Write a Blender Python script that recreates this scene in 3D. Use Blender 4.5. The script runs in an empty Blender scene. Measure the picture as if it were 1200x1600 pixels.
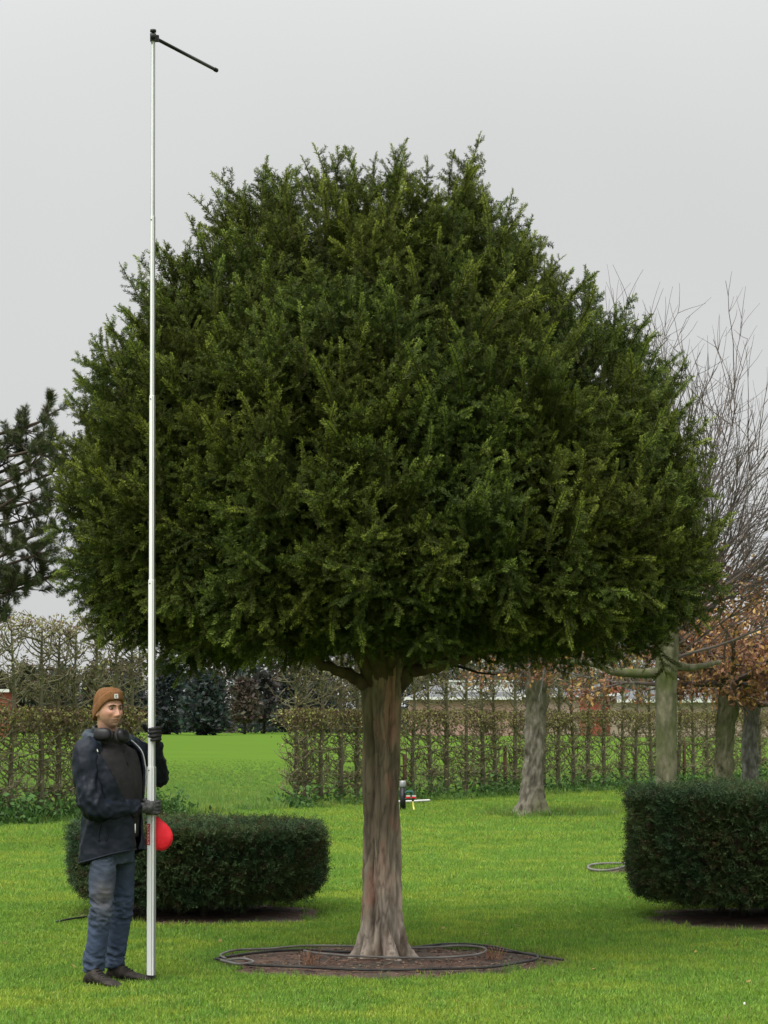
import bpy, math, random
import numpy as np
from mathutils import Vector, noise as mnoise

R = math.radians
rng = np.random.default_rng(7)
random.seed(7)
scene = bpy.context.scene
COL = scene.collection

# ------------------------------------------------------------------ camera
F, HOR, CAMZ = 3400.0, 1122.0, 1.62          # focal length / horizon in photo pixels, eye height
cam_d = bpy.data.cameras.new('camera')
cam = bpy.data.objects.new('camera', cam_d); COL.objects.link(cam)
cam.location = (0, 0, CAMZ); cam.rotation_euler = (R(90), 0, 0)
cam_d.sensor_fit = 'VERTICAL'; cam_d.sensor_height = 36.0
cam_d.lens = 36.0 * F / 1600.0
cam_d.shift_y = (HOR - 800.0) / 1600.0
cam_d.clip_start = 0.1; cam_d.clip_end = 3000
scene.camera = cam

def at(px, py, Y):                             # photo pixel at depth Y -> world
    return np.array([(px - 600.0) * Y / F, Y, CAMZ - (py - HOR) * Y / F])
def gy(py):                                    # depth of a ground point seen at row py
    return CAMZ * F / (py - HOR)

# ------------------------------------------------------------------ sky, sun, exposure
SUN_EL, SUN_AZ = 60.0, 215.0                   # azimuth clockwise from +Y
world = bpy.data.worlds.new('World'); scene.world = world; world.use_nodes = True
wn, wl = world.node_tree.nodes, world.node_tree.links
wn.clear()
w_out = wn.new('ShaderNodeOutputWorld'); w_bg = wn.new('ShaderNodeBackground')
sky = wn.new('ShaderNodeTexSky'); sky.sky_type = 'NISHITA'; sky.sun_disc = False
sky.sun_elevation = R(SUN_EL); sky.sun_rotation = R(SUN_AZ)
sky.air_density = 1.0; sky.dust_density = 5.0
hs = wn.new('ShaderNodeHueSaturation'); hs.inputs['Saturation'].default_value = 0.1
wl.new(sky.outputs[0], hs.inputs['Color'])
tc = wn.new('ShaderNodeTexCoord'); sx = wn.new('ShaderNodeSeparateXYZ')
wl.new(tc.outputs['Generated'], sx.inputs[0])
rmp = wn.new('ShaderNodeMapRange'); rmp.interpolation_type = 'SMOOTHSTEP'
rmp.inputs['From Min'].default_value = 0.20; rmp.inputs['From Max'].default_value = 1.0
rmp.inputs['To Min'].default_value = 4.1; rmp.inputs['To Max'].default_value = 13.5
wl.new(sx.outputs['Z'], rmp.inputs['Value'])
cn = wn.new('ShaderNodeTexNoise'); cn.inputs['Scale'].default_value = 2.2; cn.inputs['Detail'].default_value = 3
wl.new(tc.outputs['Generated'], cn.inputs['Vector'])
cm = wn.new('ShaderNodeMapRange'); cm.inputs['From Min'].default_value = 0.3; cm.inputs['From Max'].default_value = 0.7
cm.inputs['To Min'].default_value = 0.94; cm.inputs['To Max'].default_value = 1.06
wl.new(cn.outputs['Fac'], cm.inputs['Value'])
mu = wn.new('ShaderNodeMath'); mu.operation = 'MULTIPLY'
wl.new(rmp.outputs[0], mu.inputs[0]); wl.new(cm.outputs[0], mu.inputs[1])
cl = wn.new('ShaderNodeVectorMath'); cl.operation = 'SCALE'; cl.inputs[0].default_value = (0.985, 1.0, 1.0)
wl.new(mu.outputs[0], cl.inputs['Scale'])
mx = wn.new('ShaderNodeMixRGB'); mx.inputs[0].default_value = 0.92   # thick cloud over the clear sky
wl.new(hs.outputs[0], mx.inputs[1]); wl.new(cl.outputs[0], mx.inputs[2])
wl.new(mx.outputs[0], w_bg.inputs['Color']); w_bg.inputs['Strength'].default_value = 0.1
wl.new(w_bg.outputs[0], w_out.inputs['Surface'])

sun_d = bpy.data.lights.new('sun', 'SUN'); sun_d.energy = 1.5; sun_d.angle = R(40); sun_d.color = (1.0, 0.97, 0.92)
sun = bpy.data.objects.new('sun', sun_d); COL.objects.link(sun)
sd = Vector((math.sin(R(SUN_AZ)) * math.cos(R(SUN_EL)), math.cos(R(SUN_AZ)) * math.cos(R(SUN_EL)), math.sin(R(SUN_EL))))
sun.rotation_euler = sd.to_track_quat('Z', 'Y').to_euler(); sun.location = (0, 0, 30)

vs = scene.view_settings
vs.view_transform = 'Standard'; vs.look = 'None'; vs.exposure = 0.78; vs.gamma = 1.0; vs.use_curve_mapping = False
scene.cycles.max_bounces = 8; scene.cycles.diffuse_bounces = 3; scene.cycles.transmission_bounces = 4
scene.cycles.transparent_max_bounces = 4
scene.cycles.use_denoising = True

# ------------------------------------------------------------------ helpers
class MB:
    """collects vertices, faces and point colours, then becomes ONE mesh object"""
    def __init__(s): s.v, s.f, s.c, s.n = [], [], [], 0
    def add(s, v, f, c=(1, 1, 1)):
        v = np.asarray(v, float).reshape(-1, 3)
        s.v.append(v); s.f.append((np.asarray(f, int) + s.n))
        c = np.asarray(c, float)
        s.c.append(np.tile(c, (len(v), 1)) if c.ndim == 1 else c)
        s.n += len(v)
    def arrays(s):
        return np.concatenate(s.v), s.f, np.concatenate(s.c)
    def mesh(s, name, mat=None, smooth=False):
        me = bpy.data.meshes.new(name)
        V, C = np.concatenate(s.v), np.concatenate(s.c)
        loops = np.concatenate([a.ravel() for a in s.f])
        tot = np.concatenate([np.full(len(a), a.shape[1]) for a in s.f])
        start = np.concatenate([[0], np.cumsum(tot)[:-1]])
        me.vertices.add(len(V)); me.vertices.foreach_set('co', V.astype(np.float32).ravel())
        me.loops.add(len(loops)); me.loops.foreach_set('vertex_index', loops.astype(np.int32))
        me.polygons.add(len(tot))
        me.polygons.foreach_set('loop_start', start.astype(np.int32))
        me.polygons.foreach_set('loop_total', tot.astype(np.int32))
        me.update(calc_edges=True)
        me.polygons.foreach_set('use_smooth', np.full(len(tot), bool(smooth)))
        a = me.color_attributes.new('Col', 'FLOAT_COLOR', 'POINT')
        a.data.foreach_set('color', np.concatenate([C, np.ones((len(C), 1))], 1).astype(np.float32).ravel())
        if mat: me.materials.append(mat)
        me.validate()
        return me
    def build(s, name, mat, parent=None, smooth=False):
        return link(name, s.mesh(name, mat, smooth), parent)

def link(name, data, parent=None):
    o = bpy.data.objects.new(name, data); COL.objects.link(o)
    if parent is not None: o.parent = parent
    return o
def tag(o, label=None, cat=None, group=None, kind=None):
    if label: o['label'] = label
    if cat: o['category'] = cat
    if group: o['group'] = group
    if kind: o['kind'] = kind
    return o
def empty(name, loc=(0, 0, 0)):
    o = bpy.data.objects.new(name, None); COL.objects.link(o); o.location = loc
    o.empty_display_size = 0.1
    return o
def nrm(v):
    v = np.asarray(v, float); return v / (np.linalg.norm(v, axis=-1, keepdims=True) + 1e-12)
def spline(pts, n):
    """Catmull-Rom through the rows of pts"""
    p = np.asarray(pts, float); P = np.vstack([2 * p[0] - p[1], p, 2 * p[-1] - p[-2]])
    k = len(p) - 1; out = []
    for t in np.linspace(0, k, n):
        i = min(int(t), k - 1); u = t - i
        a, b, c, d = P[i], P[i + 1], P[i + 2], P[i + 3]
        out.append(0.5 * (2 * b + (c - a) * u + (2 * a - 5 * b + 4 * c - d) * u * u + (3 * b - a - 3 * c + d) * u ** 3))
    return np.array(out)
def tube(mb, pts, rad, n=6, col=(1, 1, 1), cap=True):
    p = np.asarray(pts, float); m = len(p)
    r = np.broadcast_to(np.asarray(rad, float), (m,))
    t = nrm(np.gradient(p, axis=0))
    ref = np.array([0.0, 0, 1]) if abs(t[:, 2]).mean() < 0.8 else np.array([1.0, 0, 0])
    a = nrm(np.cross(t, ref)); b = np.cross(t, a)
    th = np.arange(n) * 2 * math.pi / n
    ring = (np.cos(th)[None, :, None] * a[:, None, :] + np.sin(th)[None, :, None] * b[:, None, :]) * r[:, None, None] + p[:, None, :]
    i = np.arange(m - 1)[:, None] * n; j = np.arange(n)[None, :]; j2 = (j + 1) % n
    q = np.stack([i + j, i + j2, i + n + j2, i + n + j], -1).reshape(-1, 4)
    col = np.asarray(col, float)
    if col.ndim == 2: col = np.repeat(col, n, 0)
    mb.add(ring.reshape(-1, 3), q, col)
    if cap and n >= 3:
        base = mb.n - m * n
        for k, rev in ((0, True), (m - 1, False)):
            idx = np.arange(n) + base + k * n
            mb.f.append((idx[::-1] if rev else idx)[None, :])
def box(mb, c, s, col=(1, 1, 1), rot=None):
    c = np.asarray(c, float); h = np.asarray(s, float) / 2
    v = np.array([[x, y, z] for x in (-1, 1) for y in (-1, 1) for z in (-1, 1)], float) * h
    if rot is not None: v = v @ np.asarray(rot).T
    mb.add(v + c, [[0, 1, 3, 2], [4, 6, 7, 5], [0, 4, 5, 1], [2, 3, 7, 6], [0, 2, 6, 4], [1, 5, 7, 3]], col)
def bevel_box(mb, c, s, b, col=(1, 1, 1), rot=None):
    """box with its vertical edges chamfered"""
    hx, hy, hz = np.asarray(s, float) / 2
    o = np.array([[-hx + b, -hy], [hx - b, -hy], [hx, -hy + b], [hx, hy - b], [hx - b, hy], [-hx + b, hy], [-hx, hy - b], [-hx, -hy + b]])
    v = np.vstack([np.c_[o, np.full(8, -hz)], np.c_[o, np.full(8, hz)]])
    if rot is not None: v = v @ np.asarray(rot).T
    mb.add(v + np.asarray(c, float), [[i, (i + 1) % 8, 8 + (i + 1) % 8, 8 + i] for i in range(8)], col)
    k = mb.n - 16
    mb.f.append((np.arange(8)[::-1] + k)[None]); mb.f.append((np.arange(8) + 8 + k)[None])
def loft(mb, rings, col=(1, 1, 1), cap=True):
    """rings: m x n x 3 closed sections"""
    rg = np.asarray(rings, float); m, n, _ = rg.shape
    i = np.arange(m - 1)[:, None] * n; j = np.arange(n)[None, :]; j2 = (j + 1) % n
    mb.add(rg.reshape(-1, 3), np.stack([i + j, i + j2, i + n + j2, i + n + j], -1).reshape(-1, 4), col)
    if cap:
        base = mb.n - m * n
        mb.f.append((np.arange(n)[::-1] + base)[None]); mb.f.append((np.arange(n) + base + (m - 1) * n)[None])
def ellipsoid(mb, c, s, nu=24, nv=16, col=(1, 1, 1), rot=None, p=1.0):
    u = np.arange(nu) * 2 * math.pi / nu; w = np.linspace(-math.pi / 2 + .02, math.pi / 2 - .02, nv)
    e = lambda x: np.sign(x) * np.abs(x) ** p
    V = np.stack([e(np.cos(w))[:, None] * e(np.cos(u))[None], e(np.cos(w))[:, None] * e(np.sin(u))[None], np.repeat(e(np.sin(w))[:, None], nu, 1)], -1) * np.asarray(s, float)
    if rot is not None: V = V @ np.asarray(rot).T
    loft(mb, V + np.asarray(c, float), col)
def rotz(a): return np.array([[math.cos(a), -math.sin(a), 0], [math.sin(a), math.cos(a), 0], [0, 0, 1]])
def fbm(P, scale, octs=3, seed=0.0):
    P = np.asarray(P, float) * scale + seed
    return np.array([mnoise.fractal(Vector(p), 1.0, 2.0, octs) for p in P])
def remesh(mb, voxel, smooth=4):
    """union of overlapping closed shells as one continuous surface -> (V, quads)"""
    o = mb.build('temporary', None)
    m = o.modifiers.new('r', 'REMESH'); m.mode = 'VOXEL'; m.voxel_size = voxel
    s = o.modifiers.new('s', 'SMOOTH'); s.factor = 0.5; s.iterations = smooth
    bpy.context.view_layer.update()
    me = bpy.data.meshes.new_from_object(o.evaluated_get(bpy.context.evaluated_depsgraph_get()))
    V = np.zeros(len(me.vertices) * 3, np.float32); me.vertices.foreach_get('co', V)
    N = np.zeros(len(me.vertices) * 3, np.float32); me.vertices.foreach_get('normal', N)
    Fc = np.array([list(p.vertices) if len(p.vertices) == 4 else list(p.vertices) + [p.vertices[0]] for p in me.polygons], int)
    old = o.data; bpy.data.objects.remove(o); bpy.data.meshes.remove(old); bpy.data.meshes.remove(me)
    return V.reshape(-1, 3).astype(float), Fc, N.reshape(-1, 3).astype(float)
def copy_tree(o, parent=None):
    c = o.copy(); COL.objects.link(c); c.parent = parent
    for ch in list(o.children): copy_tree(ch, c)
    return c

# ------------------------------------------------------------------ materials
def mat(name, c1, c2=None, scale=8.0, rough=0.7, bump=0.0, bscale=None, vcol=False, stretch=(1, 1, 1), metal=0.0, trans=0.0, spec=0.3, detail=6, c3=None, s3=1.5, world_pos=False):
    m = bpy.data.materials.new(name); m.use_nodes = True
    N, L = m.node_tree.nodes, m.node_tree.links
    b = N['Principled BSDF']; b.inputs['Roughness'].default_value = rough; b.inputs['Metallic'].default_value = metal
    b.inputs['Specular IOR Level'].default_value = spec
    if world_pos:
        g = N.new('ShaderNodeNewGeometry'); src = g.outputs['Position']
    else:
        t = N.new('ShaderNodeTexCoord'); src = t.outputs['Object']
    mp = N.new('ShaderNodeMapping'); mp.inputs['Scale'].default_value = stretch
    L.new(src, mp.inputs[0])
    col = None
    if c2 is not None:
        nz = N.new('ShaderNodeTexNoise'); nz.inputs['Scale'].default_value = scale; nz.inputs['Detail'].default_value = detail
        L.new(mp.outputs[0], nz.inputs['Vector'])
        rp = N.new('ShaderNodeValToRGB'); rp.color_ramp.elements[0].position = 0.35; rp.color_ramp.elements[1].position = 0.65
        rp.color_ramp.elements[0].color = (*c1, 1); rp.color_ramp.elements[1].color = (*c2, 1)
        L.new(nz.outputs['Fac'], rp.inputs[0]); col = rp.outputs[0]
        if c3 is not None:
            n3 = N.new('ShaderNodeTexNoise'); n3.inputs['Scale'].default_value = s3; n3.inputs['Detail'].default_value = 4
            L.new(mp.outputs[0], n3.inputs['Vector'])
            r3 = N.new('ShaderNodeMapRange'); r3.inputs['From Min'].default_value = 0.45; r3.inputs['From Max'].default_value = 0.62
            L.new(n3.outputs['Fac'], r3.inputs['Value'])
            x3 = N.new('ShaderNodeMixRGB'); x3.inputs[2].default_value = (*c3, 1)
            L.new(r3.outputs[0], x3.inputs[0]); L.new(col, x3.inputs[1]); col = x3.outputs[0]
    if vcol:
        at_ = N.new('ShaderNodeAttribute'); at_.attribute_name = 'Col'
        if col is None: col = at_.outputs['Color']
        else:
            x = N.new('ShaderNodeMixRGB'); x.blend_type = 'MULTIPLY'; x.inputs[0].default_value = 1
            L.new(col, x.inputs[1]); L.new(at_.outputs['Color'], x.inputs[2]); col = x.outputs[0]
    if col is not None: L.new(col, b.inputs['Base Color'])
    else: b.inputs['Base Color'].default_value = (*c1, 1)
    if bump:
        bn = N.new('ShaderNodeTexNoise'); bn.inputs['Scale'].default_value = bscale or scale * 3; bn.inputs['Detail'].default_value = 6
        L.new(mp.outputs[0], bn.inputs['Vector'])
        bp = N.new('ShaderNodeBump'); bp.inputs['Strength'].default_value = bump; bp.inputs['Distance'].default_value = 0.01
        L.new(bn.outputs['Fac'], bp.inputs['Height']); L.new(bp.outputs[0], b.inputs['Normal'])
    if trans:
        tr = N.new('ShaderNodeBsdfTranslucent')
        if col is not None: L.new(col, tr.inputs['Color'])
        else: tr.inputs['Color'].default_value = (*c1, 1)
        ms = N.new('ShaderNodeMixShader'); ms.inputs[0].default_value = trans
        L.new(b.outputs[0], ms.inputs[1]); L.new(tr.outputs[0], ms.inputs[2])
        L.new(ms.outputs[0], N['Material Output'].inputs['Surface'])
    return m

M = {}
M['ground'] = mat('lawn_ground', (0.07, 0.10, 0.014), (0.13, 0.18, 0.022), 3.0, 0.95, 0.5, 60, detail=8)
M['field'] = mat('field_grass', (0.078, 0.145, 0.020), (0.096, 0.168, 0.026), 0.8, 1.0, 0.4, 30, spec=0.0, detail=10, stretch=(0.2, 1, 1))
M['grass'] = mat('grass_blade', (0.72, 0.88, 0.85), (1.25, 1.08, 0.95), 0.8, 0.55, vcol=True, trans=0.3, detail=5, world_pos=True, c3=(0.74, 0.86, 0.85), s3=2.6)
M['soil'] = mat('soil', (0.07, 0.045, 0.033), (0.15, 0.09, 0.064), 9, 0.95, 0.9, 60, c3=(0.075, 0.06, 0.045), s3=3)
M['chips'] = mat('wood_chip', (1, 1, 1), None, vcol=True, rough=0.9)
M['yew_needle'] = mat('yew_needle', (0.86, 0.96, 0.95), (1.15, 1.08, 0.9), 1.3, 0.6, vcol=True, trans=0.15, spec=0.12, world_pos=True, detail=4)
M['yew_clip'] = mat('clipped_yew_needle', (0.75, 0.9, 0.95), (1.2, 1.05, 0.85), 3.0, 0.6, vcol=True, trans=0.1, spec=0.10, world_pos=True, detail=4)
M['needle'] = mat('pine_needle', (1, 1, 1), None, vcol=True, rough=0.5, trans=0.1)
M['dark_twig'] = mat('dark_twig', (0.03, 0.022, 0.015), (0.05, 0.04, 0.025), 20, 0.9, 0.3)
M['limb'] = mat('yew_limb', (0.06, 0.042, 0.03), (0.11, 0.085, 0.05), 12, 0.9, 0.6, 40, stretch=(1, 1, 0.4))
M['leaf'] = mat('dry_leaf', (1, 1, 1), None, vcol=True, rough=0.6, trans=0.25)
M['twig'] = mat('hornbeam_bark', (0.085, 0.075, 0.045), (0.17, 0.15, 0.095), 14, 0.9, 0.4, 60, stretch=(1, 1, 0.4), c3=(0.115, 0.13, 0.055), s3=4)
M['light_twig'] = mat('mossy_twig', (0.13, 0.12, 0.066), (0.23, 0.215, 0.125), 10, 0.9, 0.3)
M['mossy'] = mat('mossy_bark', (0.075, 0.075, 0.04), (0.185, 0.175, 0.11), 11, 0.95, 1.0, 30, c3=(0.085, 0.10, 0.035), s3=3.2, stretch=(1, 1, 0.5), detail=10)
M['pale_bark'] = mat('pale_bark', (0.09, 0.08, 0.06), (0.27, 0.245, 0.195), 10, 0.95, 1.0, 30, c3=(0.115, 0.115, 0.065), s3=2.6, stretch=(1, 1, 0.45), detail=10)
M['grey_bark'] = mat('grey_bark', (0.06, 0.06, 0.05), (0.17, 0.17, 0.145), 11, 0.95, 1.0, 30, stretch=(1, 1, 0.5), detail=10)
M['bare'] = mat('bare_twig', (0.085, 0.07, 0.062), (0.155, 0.13, 0.112), 6, 0.9, 0.3)
M['pine_bark'] = mat('pine_bark', (0.04, 0.03, 0.022), (0.08, 0.06, 0.045), 10, 0.95, 0.8, 30, stretch=(1, 1, 0.3))
M['alu'] = mat('aluminium', (0.86, 0.88, 0.86), (0.92, 0.93, 0.92), 3, 0.6, 0.05, 200, metal=0.0, stretch=(6, 6, 1), spec=0.5)
M['alu_dark'] = mat('aluminium_groove', (0.3, 0.31, 0.31), (0.38, 0.39, 0.39), 3, 0.45, metal=0.4, stretch=(6, 6, 1), spec=0.5)
M['black'] = mat('black_plastic', (0.008, 0.008, 0.009), (0.015, 0.015, 0.016), 30, 0.4, 0.05, 200, spec=0.3)
M['rubber'] = mat('black_rubber', (0.016, 0.015, 0.014), (0.03, 0.028, 0.026), 20, 0.8, 0.2, 100)
M['red'] = mat('red_nylon', (0.74, 0.010, 0.022), (0.86, 0.016, 0.034), 14, 0.55, 0.25, 60, spec=0.4)
M['red_print'] = mat('red_print', (0.55, 0.05, 0.07), None, rough=0.6)
M['pale_print'] = mat('pale_print', (0.75, 0.62, 0.6), None, rough=0.6)
M['hose'] = mat('black_hose', (0.02, 0.019, 0.018), (0.055, 0.052, 0.048), 6, 0.6, 0.1, 80)
M['hose_grey'] = mat('grey_hose', (0.11, 0.10, 0.09), (0.22, 0.21, 0.19), 6, 0.6, 0.1, 80)
M['white'] = mat('white_plastic', (0.7, 0.7, 0.66), (0.8, 0.8, 0.78), 8, 0.5)
M['yellow'] = mat('yellow_hose', (0.72, 0.66, 0.14), (0.8, 0.74, 0.2), 8, 0.5)
M['green_paint'] = mat('green_paint', (0.02, 0.09, 0.07), (0.03, 0.12, 0.09), 8, 0.5)
M['stake'] = mat('stake_wood', (0.10, 0.055, 0.035), (0.17, 0.10, 0.065), 10, 0.9, 0.4, stretch=(1, 1, 0.3))
M['jacket'] = mat('navy_nylon', (0.006, 0.009, 0.016), (0.011, 0.016, 0.026), 5, 0.55, 0.2, 45, spec=0.22)
M['hood'] = mat('slate_nylon', (0.03, 0.042, 0.056), (0.045, 0.06, 0.075), 6, 0.6, 0.25, 60)
M['sweater'] = mat('charcoal_knit', (0.018, 0.017, 0.018), (0.027, 0.025, 0.026), 30, 0.95, 0.4, 250)
M['jeans'] = mat('worn_denim', (1, 1, 1), (0.75, 0.78, 0.82), 14, 0.9, 0.35, 180, vcol=True)
M['beanie'] = mat('tan_knit', (0.165, 0.075, 0.028), (0.24, 0.115, 0.046), 18, 0.95, 0.5, 140, stretch=(1, 1, 0.35))
M['glove'] = mat('grey_glove', (0.03, 0.03, 0.03), (0.10, 0.10, 0.098), 26, 0.85, 0.4, 160)
M['glove_black'] = mat('black_glove', (0.012, 0.012, 0.012), (0.028, 0.028, 0.028), 26, 0.7, 0.4, 160)
M['skin'] = mat('skin', (0.94, 0.94, 0.94), (1.06, 1.04, 1.04), 40, 0.5, 0.12, 220, vcol=True, spec=0.4)
M['skin'].node_tree.nodes['Principled BSDF'].inputs['Subsurface Weight'].default_value = 0.15
M['skin'].node_tree.nodes['Principled BSDF'].inputs['Subsurface Radius'].default_value = (0.01, 0.004, 0.002)
M['eye'] = mat('eye', (1, 1, 1), None, vcol=True, rough=0.15, spec=0.5)
M['brow'] = mat('eyebrow_hair', (0.035, 0.024, 0.018), (0.06, 0.04, 0.03), 90, 0.9)
M['boot'] = mat('muddy_boot', (0.02, 0.016, 0.014), (0.048, 0.04, 0.033), 22, 0.85, 0.5, 90)
M['zip'] = mat('zip_grey', (0.32, 0.32, 0.32), (0.42, 0.42, 0.42), 60, 0.6)
M['zip_white'] = mat('zip_white', (0.7, 0.7, 0.68), (0.8, 0.8, 0.78), 60, 0.6)
M['brick_pink'] = mat('pale_brick', (0.36, 0.22, 0.18), (0.46, 0.30, 0.25), 6, 0.9)
M['brick_tan'] = mat('tan_brick', (0.34, 0.26, 0.20), (0.44, 0.34, 0.27), 6, 0.9)
M['brick_red'] = mat('red_brick', (0.30, 0.075, 0.05), (0.40, 0.12, 0.08), 6, 0.9)
M['slate'] = mat('grey_roof', (0.11, 0.115, 0.125), (0.16, 0.165, 0.175), 5, 0.8)
M['fascia'] = mat('white_fascia', (0.62, 0.62, 0.60), (0.72, 0.72, 0.70), 5, 0.7)

# ------------------------------------------------------------------ scatter through geometry nodes (needles, blades: uncountable)
def scatter(name, pts, rot, scl, idx, variants, material, parent=None):
    """variants: list of MB; instances of their geometry stand on the points of ONE object"""
    me = bpy.data.meshes.new(name)
    n = len(pts)
    me.vertices.add(n); me.vertices.foreach_set('co', np.asarray(pts, np.float32).ravel())
    a = me.attributes.new('rot', 'FLOAT_VECTOR', 'POINT'); a.data.foreach_set('vector', np.asarray(rot, np.float32).ravel())
    a = me.attributes.new('scl', 'FLOAT', 'POINT'); a.data.foreach_set('value', np.asarray(scl, np.float32))
    a = me.attributes.new('idx', 'INT', 'POINT'); a.data.foreach_set('value', np.asarray(idx, np.int32))
    me.materials.append(material)
    o = link(name, me, parent)
    ng = bpy.data.node_groups.new(name + '_nodes', 'GeometryNodeTree')
    ng.interface.new_socket('Geometry', in_out='INPUT', socket_type='NodeSocketGeometry')
    ng.interface.new_socket('Geometry', in_out='OUTPUT', socket_type='NodeSocketGeometry')
    N, L = ng.nodes, ng.links
    gi, go = N.new('NodeGroupInput'), N.new('NodeGroupOutput')
    iop = N.new('GeometryNodeInstanceOnPoints'); iop.inputs['Pick Instance'].default_value = True
    jn = N.new('GeometryNodeJoinGeometry')
    srcs = []
    for k, mb in enumerate(variants):
        vo = bpy.data.objects.new(name + '_source', mb.mesh(name + '_source', material))   # data only, never linked to the scene
        srcs.append(vo)
    for vo in reversed(srcs):
        oi = N.new('GeometryNodeObjectInfo'); oi.inputs['Object'].default_value = vo
        g2 = N.new('GeometryNodeGeometryToInstance')
        L.new(oi.outputs['Geometry'], g2.inputs[0]); L.new(g2.outputs[0], jn.inputs[0])
    def named(nm, ty):
        q = N.new('GeometryNodeInputNamedAttribute'); q.data_type = ty; q.inputs['Name'].default_value = nm
        return [s for s in q.outputs if s.enabled and s.name == 'Attribute'][0]
    e2r = N.new('FunctionNodeEulerToRotation'); L.new(named('rot', 'FLOAT_VECTOR'), e2r.inputs[0])
    L.new(gi.outputs[0], iop.inputs['Points']); L.new(jn.outputs[0], iop.inputs['Instance'])
    L.new(named('idx', 'INT'), iop.inputs['Instance Index'])
    L.new(e2r.outputs[0], iop.inputs['Rotation']); L.new(named('scl', 'FLOAT'), iop.inputs['Scale'])
    L.new(iop.outputs[0], go.inputs[0])
    m = o.modifiers.new('scatter', 'NODES'); m.node_group = ng
    return o
def aim_euler(D, roll):
    """euler angles that turn +Z to D with a random roll about it"""
    out = np.zeros((len(D), 3))
    for i, (d, r) in enumerate(zip(D, roll)):
        q = Vector(d).to_track_quat('Z', 'Y')
        from_roll = Vector((0, 0, 1)).rotation_difference(Vector((0, 0, 1)))
        from mathutils import Quaternion
        q = q @ Quaternion((0, 0, 1), r)
        out[i] = q.to_euler()
    return out

def needles(mb, base, d, L, w, up, col):
    """flat lozenge needles; base n x 3, d n x 3 unit, L n, col n x 3"""
    side = nrm(np.cross(d, up))
    mid = base + d * (L * 0.45)[:, None]
    v = np.stack([base, mid + side * w, base + d * L[:, None], mid - side * w], 1)
    n = len(base)
    mb.add(v.reshape(-1, 3), np.arange(4 * n).reshape(n, 4), np.repeat(col, 4, 0))

# ================================================================== THE SETTING
def grid_sheet(x0, x1, y0, y1, nx, ny, zf):
    xs, ys = np.linspace(x0, x1, nx), np.linspace(y0, y1, ny)
    X, Y = np.meshgrid(xs, ys)
    V = np.stack([X.ravel(), Y.ravel(), zf(X.ravel(), Y.ravel())], 1)
    i = np.arange(ny - 1)[:, None] * nx + np.arange(nx - 1)[None]
    return V, np.stack([i, i + 1, i + nx + 1, i + nx], -1).reshape(-1, 4)
ROW_Y0, ROW_K = 40.8, 1.45                      # the pleached row stands on Y = ROW_Y0 + ROW_K * X
def row_y(x): return ROW_Y0 + ROW_K * x

mb = MB()
mb.add([[-1500, -60, -0.004], [1500, -60, -0.004], [1500, 2600, -0.004], [-1500, 2600, -0.004]], [[0, 1, 2, 3]])
tag(mb.build('field', M['field']), kind='structure', label='flat green arable field running to the distant wood')
mb = MB()
a, b = -30.0, 30.0
mb.add([[a, -20, 0], [b, -20, 0], [b, row_y(b) , 0], [18, row_y(18), 0], [-16, row_y(-16), 0], [-30, row_y(-16), 0]], [[0, 1, 2, 3, 4, 5]])
tag(mb.build('lawn', M['ground']), kind='structure', label='mown lawn under the trees')

YEW = np.array([-0.009, gy(1500), 0.0])
DRUM_L = dict(c=np.array([(309 - 600) * 18.0 / F, 18.0]), r=1.045, top=0.735, bot=0.14)
DRUM_R = dict(c=np.array([3.09, 17.55]), r=1.12, top=1.045, bot=0.17)
TREE_A = np.array([(833 - 600) * gy(1277) / F, gy(1277)])

def soil_patch(cx, cy, rx, ry, h, seed):
    n, m = 72, 9
    th = np.arange(n) * 2 * math.pi / n
    e = 1 + 0.13 * fbm(np.c_[np.cos(th), np.sin(th), np.zeros(n)], 1.6, 3, seed) + 0.10 * fbm(np.c_[np.cos(th), np.sin(th), np.zeros(n)], 6, 3, seed + 9)
    rings = []
    for k in range(m):
        t = 1 - k / m
        P = np.c_[cx + rx * e * t * np.cos(th), cy + ry * e * t * np.sin(th), np.zeros(n)]
        P[:, 2] = 0.004 + h * (1 - t * t) + (0.012 * fbm(P, 7, 3, seed) if k else 0)
        P[:, 2] = np.maximum(P[:, 2], 0.004)
        rings.append(P)
    mb = MB(); loft(mb, rings, cap=False)
    mb.add([[cx, cy, 0.004 + h]], np.zeros((0, 3), int))
    base = mb.n - 1 - n
    mb.f.append(np.array([[base + j, base + (j + 1) % n, mb.n - 1] for j in range(n)]))
    return mb.build('soil', M['soil'], None, True), (cx, cy, rx, ry, th, e)
patches = []
sx0 = (602 - 600) * YEW[1] / F
for (cx, cy, rx, ry, h, seed, lab) in (
        (sx0, YEW[1] - 0.22, 1.27, 1.08, 0.02, 1.3, 'bare soil ring around the foot of the yew trunk'),
        (DRUM_L['c'][0] + .05, DRUM_L['c'][1] - 0.2, 1.16, 1.1, 0.03, 4.3, 'bare soil under the clipped drum shrub behind the man'),
        (DRUM_R['c'][0], DRUM_R['c'][1] - 0.20, 1.12, 1.15, 0.05, 6.1, 'dark soil under the clipped drum shrub at the picture edge'),
        (TREE_A[0] + .25, TREE_A[1] - .1, 1.0, 0.9, 0.02, 8.7, 'bare soil around the pale gnarled trunk'),
        ((975 - 600) * gy(1364) / F, gy(1364), 0.42, 0.55, 0.01, 2.7, 'small soil ring on the lawn with a hose loop')):
    o, info = soil_patch(cx, cy, rx, ry, h, seed); patches.append(info)
    tag(o, lab, kind='structure')
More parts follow.
